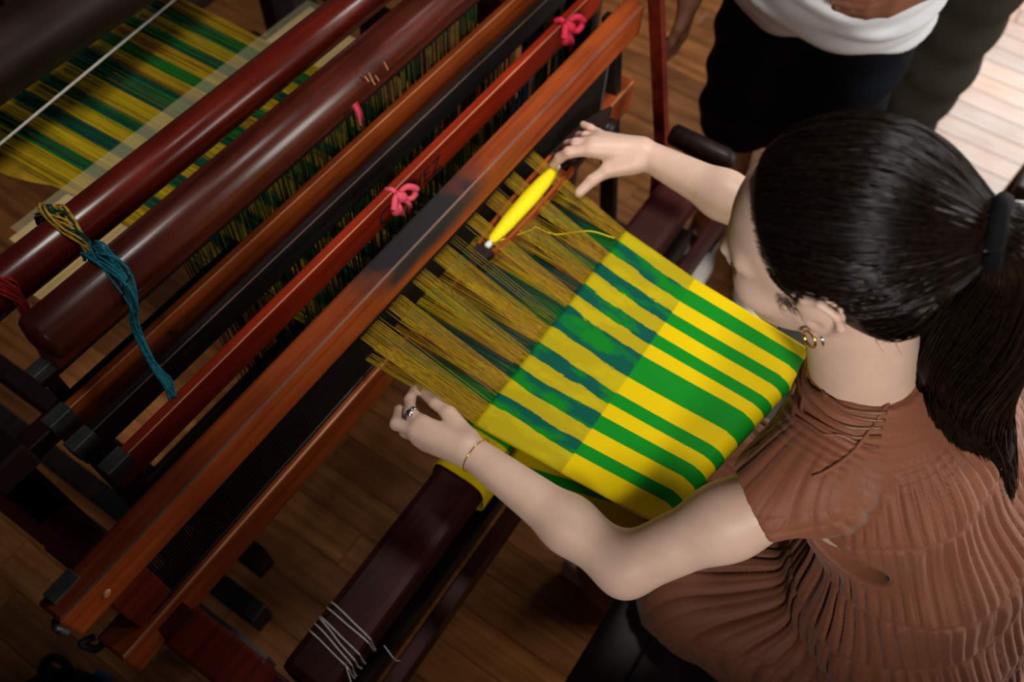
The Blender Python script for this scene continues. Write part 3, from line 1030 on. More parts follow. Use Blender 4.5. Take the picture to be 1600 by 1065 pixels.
# neck and trunk
NB = np.array([.638, -.105, 1.085])
add(cone(hp(-.028, 0, -.035), NB, .046, .050), .03)
add(cone(hp(.0, 0, -.06), NB + [0, .02, -.01], .038, .044), .03)
SL, SR = np.array([.532, -.108, 1.022]), np.array([.800, -.135, 1.030])
add(cone(SL, NB + [0, -.01, -.04], .044, .050), .03)
add(cone(SR, NB + [0, -.01, -.04], .044, .050), .03)
add(ell((.662, -.165, .92), (.128, .082, .13), None), .04)
add(ell((.662, -.27, .74), (.125, .090, .16), None), .05)
add(ell((.662, -.345, .60), (.165, .125, .10), None), .05)
for s in (-1, 1):
    hip, kn, an = np.array([.662 + s * .085, -.33, .585]), np.array([.68 + s * .075, .08, .53]), np.array([.68 + s * .08, .0, .09])
    add(cone(hip, kn, .085, .058), .03)
    add(cone(kn, an, .054, .036), .02)
    add(cone(an + [0, -.02, -.035], an + [0, .15, -.06], .034, .026), .02)
# left arm
EL, WL = np.array([.372, .030, .872]), at(733, 703, .858)
add(cone(SL, EL, .043, .037), .02)
add(ell(SL + (EL - SL) * .45, (.043, .043, .043)), .03)
add(cone(EL, EL + (WL - EL) * .34, .035, .0350), .02)
add(cone(EL + (WL - EL) * .34, WL, .0350, .0225), .02)


def finger(pts, r0, r1, k=.004):
    rr = np.linspace(r0, r1, len(pts))
    for i in range(len(pts) - 1):
        add(cone(pts[i], pts[i + 1], rr[i], rr[i + 1]), k)


iM, mM, rM, pM = at(659, 661, .866), at(649, 673, .862), at(656, 685, .850), at(668, 694, .838)
for mm, r in ((iM, .0125), (mM, .0125), (rM, .012), (pM, .011)):
    add(cone(WL + (mm - WL) * .12, mm, .018, r), .012)
finger([iM, at(641, 645, .863), at(640, 625, .850), at(649, 606, .838)], .0098, .0072)
finger([mM, at(619, 662, .856), at(624, 642, .838), at(642, 634, .828)], .0098, .0072)
finger([rM, at(633, 674, .838), at(645, 655, .822), at(662, 650, .818)], .0092, .0070)
finger([pM, at(650, 684, .825), at(660, 668, .815), at(674, 664, .812)], .0082, .0062)
add(cone(at(728, 684, .855), at(701, 647, .858), .016, .0125), .012)
finger([at(701, 647, .858), at(681, 630, .853), at(661, 613, .838)], .0108, .0080)
# right arm
ER, WR = np.array([.952, .105, .925]), at(1006, 240, .928)
add(cone(SR, ER, .046, .037), .02)
add(cone(ER, ER + (WR - ER) * .38, .037, .036), .02)
add(cone(ER + (WR - ER) * .38, WR, .036, .023), .02)
i2, m2, r2_, p2 = at(922, 234, .938), at(927, 223, .940), at(936, 216, .934), at(951, 216, .924)
for mm, r in ((i2, .0125), (m2, .0125), (r2_, .012), (p2, .0105)):
    add(cone(WR + (mm - WR) * .1, mm, .019, r), .012)
finger([i2, at(889, 238, .932), at(874, 247, .914), at(864, 258, .893)], .0102, .0075)
finger([m2, at(900, 224, .934), at(888, 226, .914), at(882, 231, .893)], .0100, .0072)
finger([r2_, at(915, 213, .930), at(905, 213, .912), at(900, 217, .894)], .0092, .0068)
finger([p2, at(934, 208, .930), at(922, 200, .930), at(911, 194, .926)], .0080, .0058)
add(cone(at(990, 256, .922), at(949, 266, .912), .0175, .0130), .012)
finger([at(949, 266, .912), at(925, 282, .900), at(905, 301, .884)], .0110, .0085)

V, F = surf('body', P, .0027, (.30, -.52, -.02), (1.06, .56, 1.46))
V = relax(V, F, 2, .4)
body = link('body', mesh_np('body', V, F), weaver, [M['skin']])
body['label'] = 'fair-skinned figure leaning over the cloth'

# face details
for s in (1, -1):
    pp, rr = [], []
    for k in range(12):
        t = k / 11
        a = hp(.088 - .010 * t, s * (.022 + .022 * t), -.001 + .003 * math.sin(math.pi * t))
        b = a + HR @ np.array([.010, s * (.001 + .004 * t), .004])
        pp.append(smooth_path([a, (a + b) / 2 + HU * -.002, b], 6)); rr.append(np.linspace(.0006, .0002, 6))
    V, F = tubes_vf(np.array(pp), np.array(rr), 3)
    link('eyelashes', mesh_np('eyelashes', V, F), body, [M['lash']])
    pts = [hp(.094, s * .010, .019), hp(.092, s * .024, .026), hp(.080, s * .044, .024)]
    link('eyebrow', tube_me('eyebrow', pts, [.0016, .0024, .001], 16, 6), body, [M['lash']])
link('lips', tube_me('lips', [hp(.090, .019, -.060), hp(.098, .007, -.058), hp(.099, 0, -.059), hp(.098, -.007, -.058), hp(.090, -.019, -.060)], [.001, .004, .0045, .004, .001], 20, 8), body, [M['lip']])

# ------------------------------------------------------------------ hair
HC0, HS = np.array([-.010, 0, .042]), np.array([.106, .086, .101])
Q = []
Q.append((ell(hp(*HC0), HS, HR), .01, '+'))
Q.append((cone(hp(-.070, 0, .040), hp(-.124, 0, .046), .058, .020), .03, '+'))
Q.append((ell(hp(-.046, 0, -.030), (.056, .064, .070), HR), .02, '+'))
nrm = HR @ np.array([.90, 0, -.436]); Q.append((plane(nrm, nrm @ hp(.060, 0, .092)), .008, '&'))
nrm = HR @ np.array([.74, 0, -.67]); nrm = nrm / np.linalg.norm(nrm)
Q.append((plane(nrm, nrm @ hp(.0, 0, -.004)), .012, '&')) if False else None
Q = [q for q in Q if q]
for s in (1, -1):
    Q.append((ell(hp(.000, s * .092, -.004), (.031, .036, .050), HR), .005, '-'))
    Q.append((cone(hp(.03, s * .088, -.065), hp(-.015, s * .080, -.085), .042, .034), .010, '-'))
Q.append((ell(hp(.04, 0, -.10), (.075, .10, .060), HR), .01, '-'))
V, F = surf('hair', Q, .0032, HO - .24, HO + .24)
V = relax(V, F, 2)
hair = link('hair', mesh_np('hair', V, F), weaver, [M['hairm']])
hair['label'] = 'dark brown hair pulled back'


def on_shell(d, r=1.0):
    """point on the hair shell in head coordinates for direction d from its centre"""
    d = d / np.linalg.norm(d)
    return HC0 + d * r / np.linalg.norm(d / HS)


tie_l = np.array([-.130, 0, .047])
from mathutils.bvhtree import BVHTree
hbvh = BVHTree.FromPolygons([tuple(v) for v in V], [tuple(f) for f in F])
dt = (tie_l - HC0) / np.linalg.norm(tie_l - HC0)
hl = np.array([(.056, 0, .100), (.054, .030, .095), (.049, .052, .078), (.042, .066, .055), (.038, .072, .034), (.032, .076, .014), (.020, .079, .002), (.012, .081, .018), (-.002, .083, .046), (-.022, .084, .042), (-.034, .078, .004), (-.036, .068, -.040), (-.046, .054, -.068), (-.058, .030, -.086), (-.062, 0, -.090)])
lens = np.r_[0, np.cumsum(np.linalg.norm(np.diff(hl, axis=0), axis=1))]
pp, rr = [], []
for k in range(2600):
    t = random.random() * lens[-1]
    h0 = np.array([np.interp(t, lens, hl[:, q]) for q in range(3)])
    if random.random() < .5: h0 = h0 * [1, -1, 1]
    d0 = (h0 - HC0) / np.linalg.norm(h0 - HC0)
    ang = math.acos(np.clip(d0 @ dt, -1, 1))
    f0 = random.random() ** 1.6 * .55
    lift = random.gauss(1.014, .006)
    wob = random.gauss(0, .010); ph = random.random() * 6
    pts = []
    sidev = np.cross(d0, dt); sidev /= np.linalg.norm(sidev) + 1e-9
    for u in np.linspace(f0, .975, 14):
        d = (math.sin((1 - u) * ang) * d0 + math.sin(u * ang) * dt) / math.sin(ang)
        p = on_shell(d, lift)
        dw = Vector(HR @ (d / np.linalg.norm(d))); cw = Vector(HO + HR @ HC0)
        h_ = hbvh.ray_cast(cw + dw * .3, -dw, .26)
        if h_[0] is not None:
            p = HR.T @ (np.array(h_[0] + dw * (lift - 1.012) * .12 + dw * .0006) - HO)
        p = p + sidev * wob * math.sin(math.pi * u) * math.sin(ph + 3 * u)
        pts.append(HO + HR @ p)
    pp.append(pts); rr.append(np.interp(np.linspace(0, 1, 14), [0, .25, 1], [.00025, .0008, .0010]) * random.uniform(.6, 1.25))
V, F = tubes_vf(np.array(pp), np.array(rr), 3)
st = link('hair_strands', mesh_np('hair_strands', V, F), hair, [M['strand']]); st['kind'] = 'stuff'
# fine stray hairs on temple and nape
pp, rr = [], []
for k in range(70):
    s = 1 if random.random() < .8 else -1
    if random.random() < .75:
        a = np.array([random.uniform(.018, .036), s * .0768, random.uniform(-.002, .018)]); b = a + [random.uniform(-.008, .0), 0, -random.uniform(.008, .018)]
        b[1] = s * .0755
    else:
        a = np.array([-.040 - random.random() * .03, s * random.uniform(.045, .070), -.035]); b = a + [random.uniform(-.01, .02), -s * .004, -random.uniform(.02, .04)]
    pp.append(smooth_path([HO + HR @ a, HO + HR @ ((a + b) / 2 + [.0008, s * .0008, 0]), HO + HR @ b], 8)); rr.append(np.linspace(.0004, .00012, 8))
for k in range(420):
    t = random.random() * lens[6]
    h0 = np.array([np.interp(t, lens, hl[:, q]) for q in range(3)])
    if random.random() < .4: h0 = h0 * [1, -1, 1]
    cs = np.array([-.004, 0, .038]); rs = np.array([.098, .076, .090])
    row = []
    L0 = random.uniform(.004, .013)
    for q in np.linspace(0, 1, 8):
        d = h0 + np.array([L0 - q * (L0 + .012), random.gauss(0, .0004), -.25 * L0 * (1 - q)]) - cs
        row.append(HO + HR @ (cs + d / np.linalg.norm(d / rs) * (1.006 + .05 * q)))
    pp.append(row); rr.append(np.linspace(.00012, .00055, 8))
V, F = tubes_vf(np.array(pp), np.array(rr), 3)
st = link('stray_hairs', mesh_np('stray_hairs', V, F), hair, [M['strand']]); st['kind'] = 'stuff'
# ponytail
TP = HO + HR @ tie_l
pony = [TP + (HO + HR @ np.array([-.1, 0, .045]) - TP) * .5, TP, at(1590, 395, 1.335), at(1556, 480, 1.250), at(1512, 560, 1.172), at(1512, 628, 1.112), at(1538, 690, 1.055), at(1556, 745, 1.006), at(1566, 790, .968)]
prad = [.026, .026, .040, .054, .055, .043, .030, .022, .010]
Q = [(cone(pony[i], pony[i + 1], prad[i] * .86, prad[i + 1] * .86), .02, '+') for i in range(1, 7)]
V, F = surf('ponytail', Q, .0042, (.50, -.40, .90), (.85, .05, 1.48))
V = relax(V, F, 2)
pt = link('ponytail', mesh_np('ponytail', V, F), weaver, [M['hairm']])
pc = smooth_path(pony, 26); pr = np.interp(np.linspace(0, 1, 26), np.linspace(0, 1, 9), prad)
T = np.gradient(pc, axis=0); T /= np.linalg.norm(T, axis=1, keepdims=True)
A_ = np.cross(T, [1.0, 0, 0]); A_ /= np.linalg.norm(A_, axis=1, keepdims=True); B_ = np.cross(T, A_)
pp, rr = [], []
for k in range(1500):
    a0 = random.random() * 6.283; ra = random.uniform(.80, 1.03); tw = random.gauss(.5, .5); fr = random.uniform(.0, .12)
    e = random.uniform(.72, 1.06)
    ts = np.linspace(fr, e, 20)
    cx = np.stack([np.interp(ts, np.linspace(0, 1, 26), pc[:, q]) for q in range(3)], 1)
    if e > 1: cx += (ts[:, None] > 1) * (ts[:, None] - 1) * np.array([-.05, -.12, -.15]) * 2
    rad = np.interp(ts, np.linspace(0, 1, 26), pr) * ra
    a = a0 + tw * ts + .25 * np.sin(9 * ts + a0 * 3) * ts
    wv = 1 + .10 * np.sin(14 * ts + a0 * 2) * ts
    aa = np.stack([np.interp(ts, np.linspace(0, 1, 26), A_[:, q]) for q in range(3)], 1); bb = np.stack([np.interp(ts, np.linspace(0, 1, 26), B_[:, q]) for q in range(3)], 1)
    pp.append(cx + (aa * np.cos(a)[:, None] + bb * np.sin(a)[:, None]) * (rad * wv)[:, None]); rr.append(np.linspace(.0011, .0005, 20))
V, F = tubes_vf(np.array(pp), np.array(rr), 3)
st = link('ponytail_strands', mesh_np('ponytail_strands', V, F), pt, [M['strand']]); st['kind'] = 'stuff'
ring = []
dirT = HR @ np.array([-.97, 0, .06])
e1 = np.cross(dirT, HL); e1 /= np.linalg.norm(e1); e2 = np.cross(dirT, e1); e2 /= np.linalg.norm(e2)
for k in range(25):
    a = 2 * math.pi * k / 24
    ring.append(TP + (e1 * math.cos(a) + e2 * math.sin(a)) * .026)
link('hair_tie', tube_me('hair_tie', ring, .0085, 60, 10), weaver, [M['blackknit']])

# ------------------------------------------------------------------ dress
D = []
dd = lambda f, k=.02, op='+': D.append((f, k, op))
arm_dir = (EL - SL) / np.linalg.norm(EL - SL)
armR = (ER - SR) / np.linalg.norm(ER - SR)
dd(ell((.685, -.190, .94), (.178, .125, .150)), .04)
dd(ell((.690, -.285, .82), (.195, .140, .165)), .05)
dd(ell((.682, -.315, .71), (.225, .178, .135)), .05)
dd(ell((.680, -.355, .60), (.215, .180, .115)), .05)
dd(cone(SL + arm_dir * .06, NB + [0, -.012, -.035], .060, .072), .03)
dd(cone(SR + armR * .05, NB + [0, -.012, -.035], .060, .072), .03)
dd(cone(NB + [0, -.0, -.03], NB + [-.006, .016, .034], .072, .060), .015)
dd(ell(SL, (.064, .064, .064)), .02)
dd(ell(SR, (.064, .064, .064)), .02)
for s in (-1, 1):
    hip, kn = np.array([.662 + s * .10, -.33, .585]), np.array([.685 + s * .075, .07, .535])
    dd(cone(hip, kn, .118, .080), .03)
    dd(cone(kn + [0, .0, 0], (kn[0], .05, .22), .080, .10), .03)
dd(cone((.52, -.30, .56), (.505, -.075, .545), .10, .088), .03)
nn = np.array([-.06, .22, 1.0]); nn /= np.linalg.norm(nn)
dd(plane(nn, nn @ (NB + [0, 0, .038])), .003, '&')                     # neckline
dd(cone(NB + [0, .0, -.06], NB + (HO - NB) * .6, .044, .054), .004, '-')   # hollow for the neck
dd(cone(SL + arm_dir * .112, EL, .066, .06), .006, '-')
dd(cone(SR + armR * .130, ER, .066, .060), .006, '-')
SC, AH = at(1222, 856, .962), np.array([.506, -.186, .914])
dd(ell(SC, (.046, .040, .046)), .008, '-')
dd(ell(AH, (.062, .060, .031)), .006, '-')              # loose armhole
V, F = surf('dress', D, .0027, (.34, -.56, .08), (1.02, .24, 1.16))
V = relax(V, F, 2)
P0, P1 = np.array([.662, -.40, .56]), np.array([.645, -.12, 1.08])
ax = (P1 - P0) / np.linalg.norm(P1 - P0)
b1 = np.array([1.0, 0, 0]); b1 -= ax * (b1 @ ax); b1 /= np.linalg.norm(b1); b2 = np.cross(ax, b1)
Nn = vnormals(V, F)
rel = V - P0
s_ = rel @ ax; th = np.arctan2(rel @ b2, rel @ b1)
s_ = s_ + .012 * np.sin(2 * th + .6) + .006 * np.sin(5 * th)
seams = [-1, .06, .15, .24, .33, .47, .56, 2]
disp = np.zeros(len(V))
for k in range(len(seams) - 1):
    lo_, hi_ = seams[k], seams[k + 1]
    msk = (s_ >= lo_) & (s_ < hi_)
    t = np.clip((s_[msk] - max(lo_, -.06)) / (min(hi_, .58) - max(lo_, -.06)), 0, 1)
    r = np.random.default_rng(100 + k)
    f1_, f2_, f3_ = r.uniform(0, 6.28, 3)
    thk = th[msk]
    ph = 27 * thk + .9 * np.sin(3 * thk + f1_) + .7 * np.sin(8 * thk + f2_) + .40 * np.sin(2.5 * t + f3_ + 5 * thk)
    vv = lambda q: 1 - np.exp(-np.abs(np.sin(q)) * 2.4)
    fold = vv(ph) * (.75 + .25 * np.sin(13 * thk + f1_)) + .22 * vv(2.1 * ph + f2_)
    seamd = np.minimum(t, 1 - t) * (min(hi_, .58) - max(lo_, -.06))
    env = .30 + .70 * np.clip(seamd / .022, 0, 1)
    dsp = .0105 * (fold - .75) * env - .0022 * np.exp(-(seamd / .0035) ** 2)
    disp[msk] = dsp
neckd = np.linalg.norm(V - NB, axis=1)
near = np.clip((.135 - neckd) / .05, 0, 1)                                # flat pleated collar band
col_r = .0016 * np.sin(neckd * 2 * math.pi / .0105)
disp = disp * (1 - near) + col_r * near
low = V[:, 2] < .52
disp[low] = .006 * np.abs(np.sin(40 * V[low, 1] + 3 * np.sin(20 * V[low, 0]))) - .003
hole = np.minimum(np.linalg.norm((V - AH) / [.045, .060, .031], axis=1), np.linalg.norm((V - SC) / .045, axis=1))
disp *= np.clip((hole - 1.05) / .5, 0, 1)
V = V + Nn * disp[:, None]
dress = link('dress', mesh_np('dress', V, F), weaver, [M['dress']])
dress['label'] = 'rust-brown shirred dress with cap sleeves'

# seams and trim as thin cords lying on the dress
from mathutils.bvhtree import BVHTree
bvh = BVHTree.FromPolygons([tuple(v) for v in V], [tuple(f) for f in F])


def on_dress(px, py, lift=.001):
    r = CM @ np.array([(px - 800) / FPX, (py - 532.5) / FPX, 1.0])
    h, n_, _, _ = bvh.ray_cast(Vector(CAM), Vector(r).normalized())
    return None if h is None else np.array(h + n_ * lift)


def trim(name, pxs, r, mat, n=40):
    pts = [q for q in (on_dress(*p) for p in pxs) if q is not None]
    if len(pts) > 2: link(name, tube_me(name, pts, r, n, 6), dress, [mat])


trim('yoke_seam', [(1388, 628), (1376, 648), (1362, 668), (1350, 684), (1335, 702), (1320, 716), (1305, 727), (1288, 738), (1270, 745)], .0024, M['dress'])
Vv = V
for k in range(5):
    pts = []
    for a in np.linspace(.42 * math.pi, 1.22 * math.pi, 15):
        c = NB + np.array([-.006, .016, .034 - .0105 * k]) + np.array([math.cos(a), math.sin(a), -.22 * math.sin(a)]) * (.062 + .004 * k)
        pts.append(np.array(bvh.find_nearest(Vector(c))[0]))
    link('collar_rib', tube_me('collar_rib', pts, .0026, 50, 6), dress, [M['satin']])
# jewellery
earlobe = lambda a, c: hp(a, .080, c)
def hoop(name, cen, r, wire, mat, nrm_, par):
    n_ = nrm_ / np.linalg.norm(nrm_)
    a = np.cross(n_, [0, 0, 1.0]); a /= np.linalg.norm(a); b = np.cross(n_, a)
    pts = [cen + r * (a * math.cos(t) + b * math.sin(t)) for t in np.linspace(0, 2 * math.pi, 25)]
    return link(name, tube_me(name, pts, wire, 48, 8), par, [mat])


hoop('earring', hp(.008, .083, -.040), .0085, .0016, M['gold'], HF * .5 + HL * .6 + HU * .2, weaver)['label'] = 'gold hoop earring'
hoop('earring', hp(-.004, .083, -.034), .0065, .0013, M['silver'], HF * .8 + HL * .3, weaver)['label'] = 'small silver hoop earring'
link('earring', lathe_x('earring', [(-.0015, .0004), (-.001, .0016), (.0005, .0018), (.0015, .0006)], 0, 0, 12), weaver, [M['silver']])
[c for c in COL.objects if c.name.startswith('earring')][-1].data.transform(Matrix.Translation(Vector(hp(-.020, .0915, .020))))
nk = []
for k in range(40):
    a = 2 * math.pi * k / 39
    e1_ = np.array([1.0, 0, .05]); e2_ = np.array([0, .96, -.28])
    p = NB + [-.002, .012, .030] + e1_ * .061 * math.cos(a) + e2_ * .066 * math.sin(a)
    nk.append(p)
q = np.array(nk)
# pull the chain onto the neck
bv = np.empty(len(body.data.vertices) * 3, np.float32); body.data.vertices.foreach_get('co', bv); bv = bv.reshape(-1, 3)
sel = bv[np.linalg.norm(bv - NB, axis=1) < .13]
bn = np.empty(len(body.data.vertices) * 3, np.float32); body.data.vertices.foreach_get('normal', bn); bn = bn.reshape(-1, 3)[np.linalg.norm(bv - NB, axis=1) < .13]
q = np.array([sel[np.argmin(((sel - p) ** 2).sum(1))] + bn[np.argmin(((sel - p) ** 2).sum(1))] * .0012 for p in q])
link('necklace', tube_me('necklace', list(q), .0011, 160, 6), weaver, [M['gold']])
br = at(727, 716, .862)
adir = (EL - WL) / np.linalg.norm(EL - WL)
hoop('bracelet', WL + adir * .012, .0262, .0006, M['gold'], adir, weaver)
fd = at(641, 645, .863) - iM; fd /= np.linalg.norm(fd)
hoop('ring', iM + fd * .020, .0100, .0017, M['silver'], fd, weaver)
hoop('ring', iM + fd * .024, .0098, .0014, M['gunmetal'], fd, weaver)
link('ring_stone', lathe_x('ring_stone', [(-.003, .001), (-.002, .0045), (.001, .0048), (.003, .003)], 0, 0, 14), weaver, [M['silver']])
[c for c in COL.objects if c.name.startswith('ring_stone')][-1].data.transform(Matrix.Translation(Vector(iM + fd * .020 + [-.004, 0, .011])) @ Matrix.Rotation(math.pi / 2, 4, 'Y'))

# ------------------------------------------------------------------ shuttle
sh = thing('shuttle', 'dark wooden boat shuttle with a bright yellow pirn held in the hand', 'shuttle', (.85, .455, .868))
SY, SZ = .455, .880
xs = np.linspace(.625, 1.065, 45)
def hw(x): return .0245 * (1 - abs((x - .845) / .222) ** 3.2) ** .8 if abs(x - .845) < .2219 else .0005
prof = []
V, F = [], []
for x_ in xs:
    w = max(hw(x_), .001); hgt = .016 * (.35 + .65 * w / .0245)
    V += [(x_, SY - w, SZ + hgt * .5), (x_, SY - w * .9, SZ - hgt * .5), (x_, SY + w * .9, SZ - hgt * .5), (x_, SY + w, SZ + hgt * .5)]
def wall(lo, hi, ys):
    V, F = [], []
    xx = np.linspace(lo, hi, 40)
    for x_ in xx:
        w = max(hw(x_), .001); hgt = .017 * (.4 + .6 * w / .0245)
        y0, y1 = (SY - w, SY - max(w - .0055, 0)) if ys < 0 else (SY + max(w - .0055, 0), SY + w)
        if ys == 0: y0, y1 = SY - w, SY + w
        V += [(x_, y0, SZ - hgt * .5), (x_, y1, SZ - hgt * .5), (x_, y1, SZ + hgt * .5), (x_, y0, SZ + hgt * .5)]
    for i in range(len(xx) - 1):
        for j in range(4):
            k = (j + 1) % 4
            F.append((i * 4 + j, i * 4 + k, (i + 1) * 4 + k, (i + 1) * 4 + j))
    F += [(3, 2, 1, 0), tuple((len(xx) - 1) * 4 + j for j in range(4))]
    me = bpy.data.meshes.new('shuttle_piece'); me.from_pydata(V, [], F); me.update()
    return me
link('shuttle_side', wall(.672, .905, -1), sh, [M['orange']])
link('shuttle_side', wall(.672, .905, 1), sh, [M['orange']])
link('shuttle_nose', wall(.626, .678, 0), sh, [M['dark']])
link('shuttle_nose', wall(.898, 1.064, 0), sh, [M['dark']])
pirn = link('pirn', lathe_x('pirn', [(.690, .005), (.698, .0085), (.74, .0125), (.80, .0140), (.84, .0125), (.874, .0085), (.879, .005)], SY, SZ + .006, 24), sh, [M['pirn']])
pirn['label'] = 'bright yellow yarn wound on the pirn'
link('pirn_tip', lathe_x('pirn_tip', [(.679, .003), (.681, .0052), (.690, .0055), (.692, .004)], SY, SZ + .006, 16), pirn, [M['whiteplastic']])
link('pirn_tip', lathe_x('pirn_tip', [(.876, .004), (.878, .0052), (.888, .0052), (.890, .003)], SY, SZ + .006, 16), pirn, [M['whiteplastic']])
link('weft_yarn', tube_me('weft_yarn', [(.70, SY - .012, SZ + .010), (.76, .425, .868), at(838, 355, .866), at(868, 366, .860), at(920, 361, .857), at(960, 372, .856)], .0008, 50, 5), sh, [M['pirn']])

# ------------------------------------------------------------------ yarn ties on the bars
def bow(name, label, group, c, s, mat, seed):
    t = thing(name, label, 'tie', c, group)
    r = random.Random(seed)
    c = np.array(c)
    for k in range(2):
        sg = 1 if k else -1
        pts = [c, c + np.array([sg * .010, -.006, .006]) * s, c + np.array([sg * .018, -.011, -.002]) * s, c + np.array([sg * .010, -.010, -.009]) * s, c + np.array([sg * .002, -.003, -.002]) * s]
        link('loop', tube_me('loop', pts, [.0022 * s, .0034 * s, .0040 * s, .0034 * s, .002 * s], 26, 7), t, [mat])
        pts = [c, c + np.array([sg * .004 + r.uniform(-.004, .004), -.010, -.014]) * s, c + np.array([sg * .007 + r.uniform(-.006, .006), -.010, -.027]) * s]
        link('tail', tube_me('tail', pts, [.0022 * s, .0030 * s, .0014 * s], 16, 6), t, [mat])
    link('knot', tube_me('knot', [c + np.array([-.004, -.003, .006]) * s, c + np.array([.0, -.007, 0]) * s, c + np.array([.003, -.004, -.006]) * s], [.003 * s, .0058 * s, .003 * s], 14, 10), t, [mat])
    ww = [c + np.array([0, .0, .0]), c + np.array([-.004, .006, .010]) * 1.0, c + np.array([-.006, .016, .004])]
    link('wrap', tube_me('wrap', ww, .0028 * s, 16, 6), t, [mat])
    return t


bow('cloth_bow', 'pink cloth bow tied over the painted letters on the red bar', 'cloth strips tied on the loom', (.634, .586, .962), 1.45, M['pink'], 1)
bow('cloth_bow', 'crimson cloth bow tied at the far end of the red bar', 'cloth strips tied on the loom', (1.105, .586, .968), 1.7, M['magenta'], 2)
t = thing('cloth_strip', 'short pink cloth strip hanging under the thick roller', 'tie', tuple(at(552, 160, 1.04)), 'cloth strips tied on the loom')
p = at(550, 158, 1.052)
link('strand', tube_me('strand', [p + [0, .008, .012], p, p + [.002, -.006, -.02], p + [.006, -.004, -.05]], [.003, .0045, .0035, .0015], 20, 7), t, [M['pink']])
link('strand', tube_me('strand', [p + [.002, .006, .010], p + [.003, -.003, -.004], p + [.010, -.004, -.03], p + [.013, -.002, -.042]], [.003, .004, .003, .0012], 20, 7), t, [M['magenta']])


def cord(name, label, pts, spread, n, r, mats, seed, group=None, steps=40):
    t = thing(name, label, 'yarn', tuple(pts[-1]), group)
    g = np.random.default_rng(seed)
    base = smooth_path(pts, steps)
    sp = np.interp(np.linspace(0, 1, steps), np.linspace(0, 1, len(spread)), spread)
    for mi, mt in enumerate(mats):
        pp, rr = [], []
        for k in range(n):
            a = g.uniform(0, 6.28); q = g.uniform(.2, 1); tw = g.uniform(3, 9)
            tt = np.linspace(0, 1, steps)
            off = np.stack([np.cos(a + tw * tt), .5 * np.sin(a + tw * tt), np.abs(np.sin(a * 2 + tw * tt)) * .55], 1) * (sp * q)[:, None]
            pp.append(base + off); rr.append(np.full(steps, r) * g.uniform(.7, 1.2))
        for k in range(n * 3):                      # fuzz
            j = g.integers(0, steps - 1)
            o_ = g.normal(size=3); o_ /= np.linalg.norm(o_)
            b0 = base[j] + g.normal(size=3) * sp[j] * .3
            pp.append(smooth_path([b0, b0 + o_ * .004 + [0, 0, .001], b0 + o_ * g.uniform(.006, .011)], steps)); rr.append(np.full(steps, .0003))
        V, F = tubes_vf(np.array(pp), np.array(rr), 4)
        o = link('strands', mesh_np('strands', V, F), t, [mt]); o['kind'] = 'stuff'
    return t


M['yg'] = plain('mustard_yarn', (.50, .27, .02), .8, noise=.5, nscale=200)
M['dg'] = plain('dark_green_yarn', (.004, .04, .02), .8, noise=.5, nscale=200)
R1 = lambda px, py: at(px, py, 1.128)
cord('yarn_tie', 'mustard and green yarn looped over the slim red roller', [(.262, .835, 1.075), (.262, .815, 1.118), (.262, .783, 1.133), (.262, .752, 1.120), (.258, .735, 1.095)], [.012, .014, .014, .010, .006], 9, .0017, [M['yg'], M['dg']], 3)
cord('yarn_tie', 'long fuzzy teal yarn hanging from the thick roller to the bright red bar', [(.255, .735, 1.096), (.253, .716, 1.128), (.250, .690, 1.139), (.246, .660, 1.126), (.238, .650, 1.09), at(212, 512, 1.045), at(238, 567, 1.00), at(262, 598, .978), at(272, 620, .972)], [.010, .012, .013, .011, .007, .005, .003, .006, .008], 14, .0016, [M['teal']], 5, steps=60)
cord('yarn_tie', 'thick red yarn hanging by the end of the thick roller', [at(-20, 400, 1.12), at(8, 440, 1.12), at(30, 470, 1.10), at(52, 515, 1.06), at(68, 555, 1.02)], [.016, .016, .008, .006, .004], 16, .0018, [M['redyarn']], 8)

# ------------------------------------------------------------------ camera bag on the floor
bag = thing('bag', 'black fabric bag with blue trim lying on the floor beside the loom', 'bag', (-.26, .88, 0))
Q = [(ell((-.26, .83, .05), (.11, .12, .05)), .02, '+'), (ell((-.23, .80, .08), (.07, .08, .04)), .03, '+'), (plane((0, 0, -1), 0), .01, '&')]
V, F = surf('bag_body', Q, .008, (-.44, .64, -.02), (-.06, 1.0, .16))
link('bag_body', mesh_np('bag_body', relax(V, F, 3), F), bag, [M['blackknit']])
link('strap', tube_me('strap', [at(62, 1075, .08), at(66, 1045, .11), at(78, 1027, .13), at(98, 1032, .12), at(112, 1050, .09), at(118, 1070, .06)], .008, 40, 8), bag, [M['blackknit']])
link('strap', tube_me('strap', [at(70, 1030, .125), at(85, 1050, .10), at(105, 1066, .08)], .006, 24, 8), bag, [M['blackknit']])
link('blue_trim', tube_me('blue_trim', [at(150, 1050, .09), at(165, 1060, .085), at(172, 1075, .08)], [.008, .012, .008], 20, 8), bag, [M['blue']])


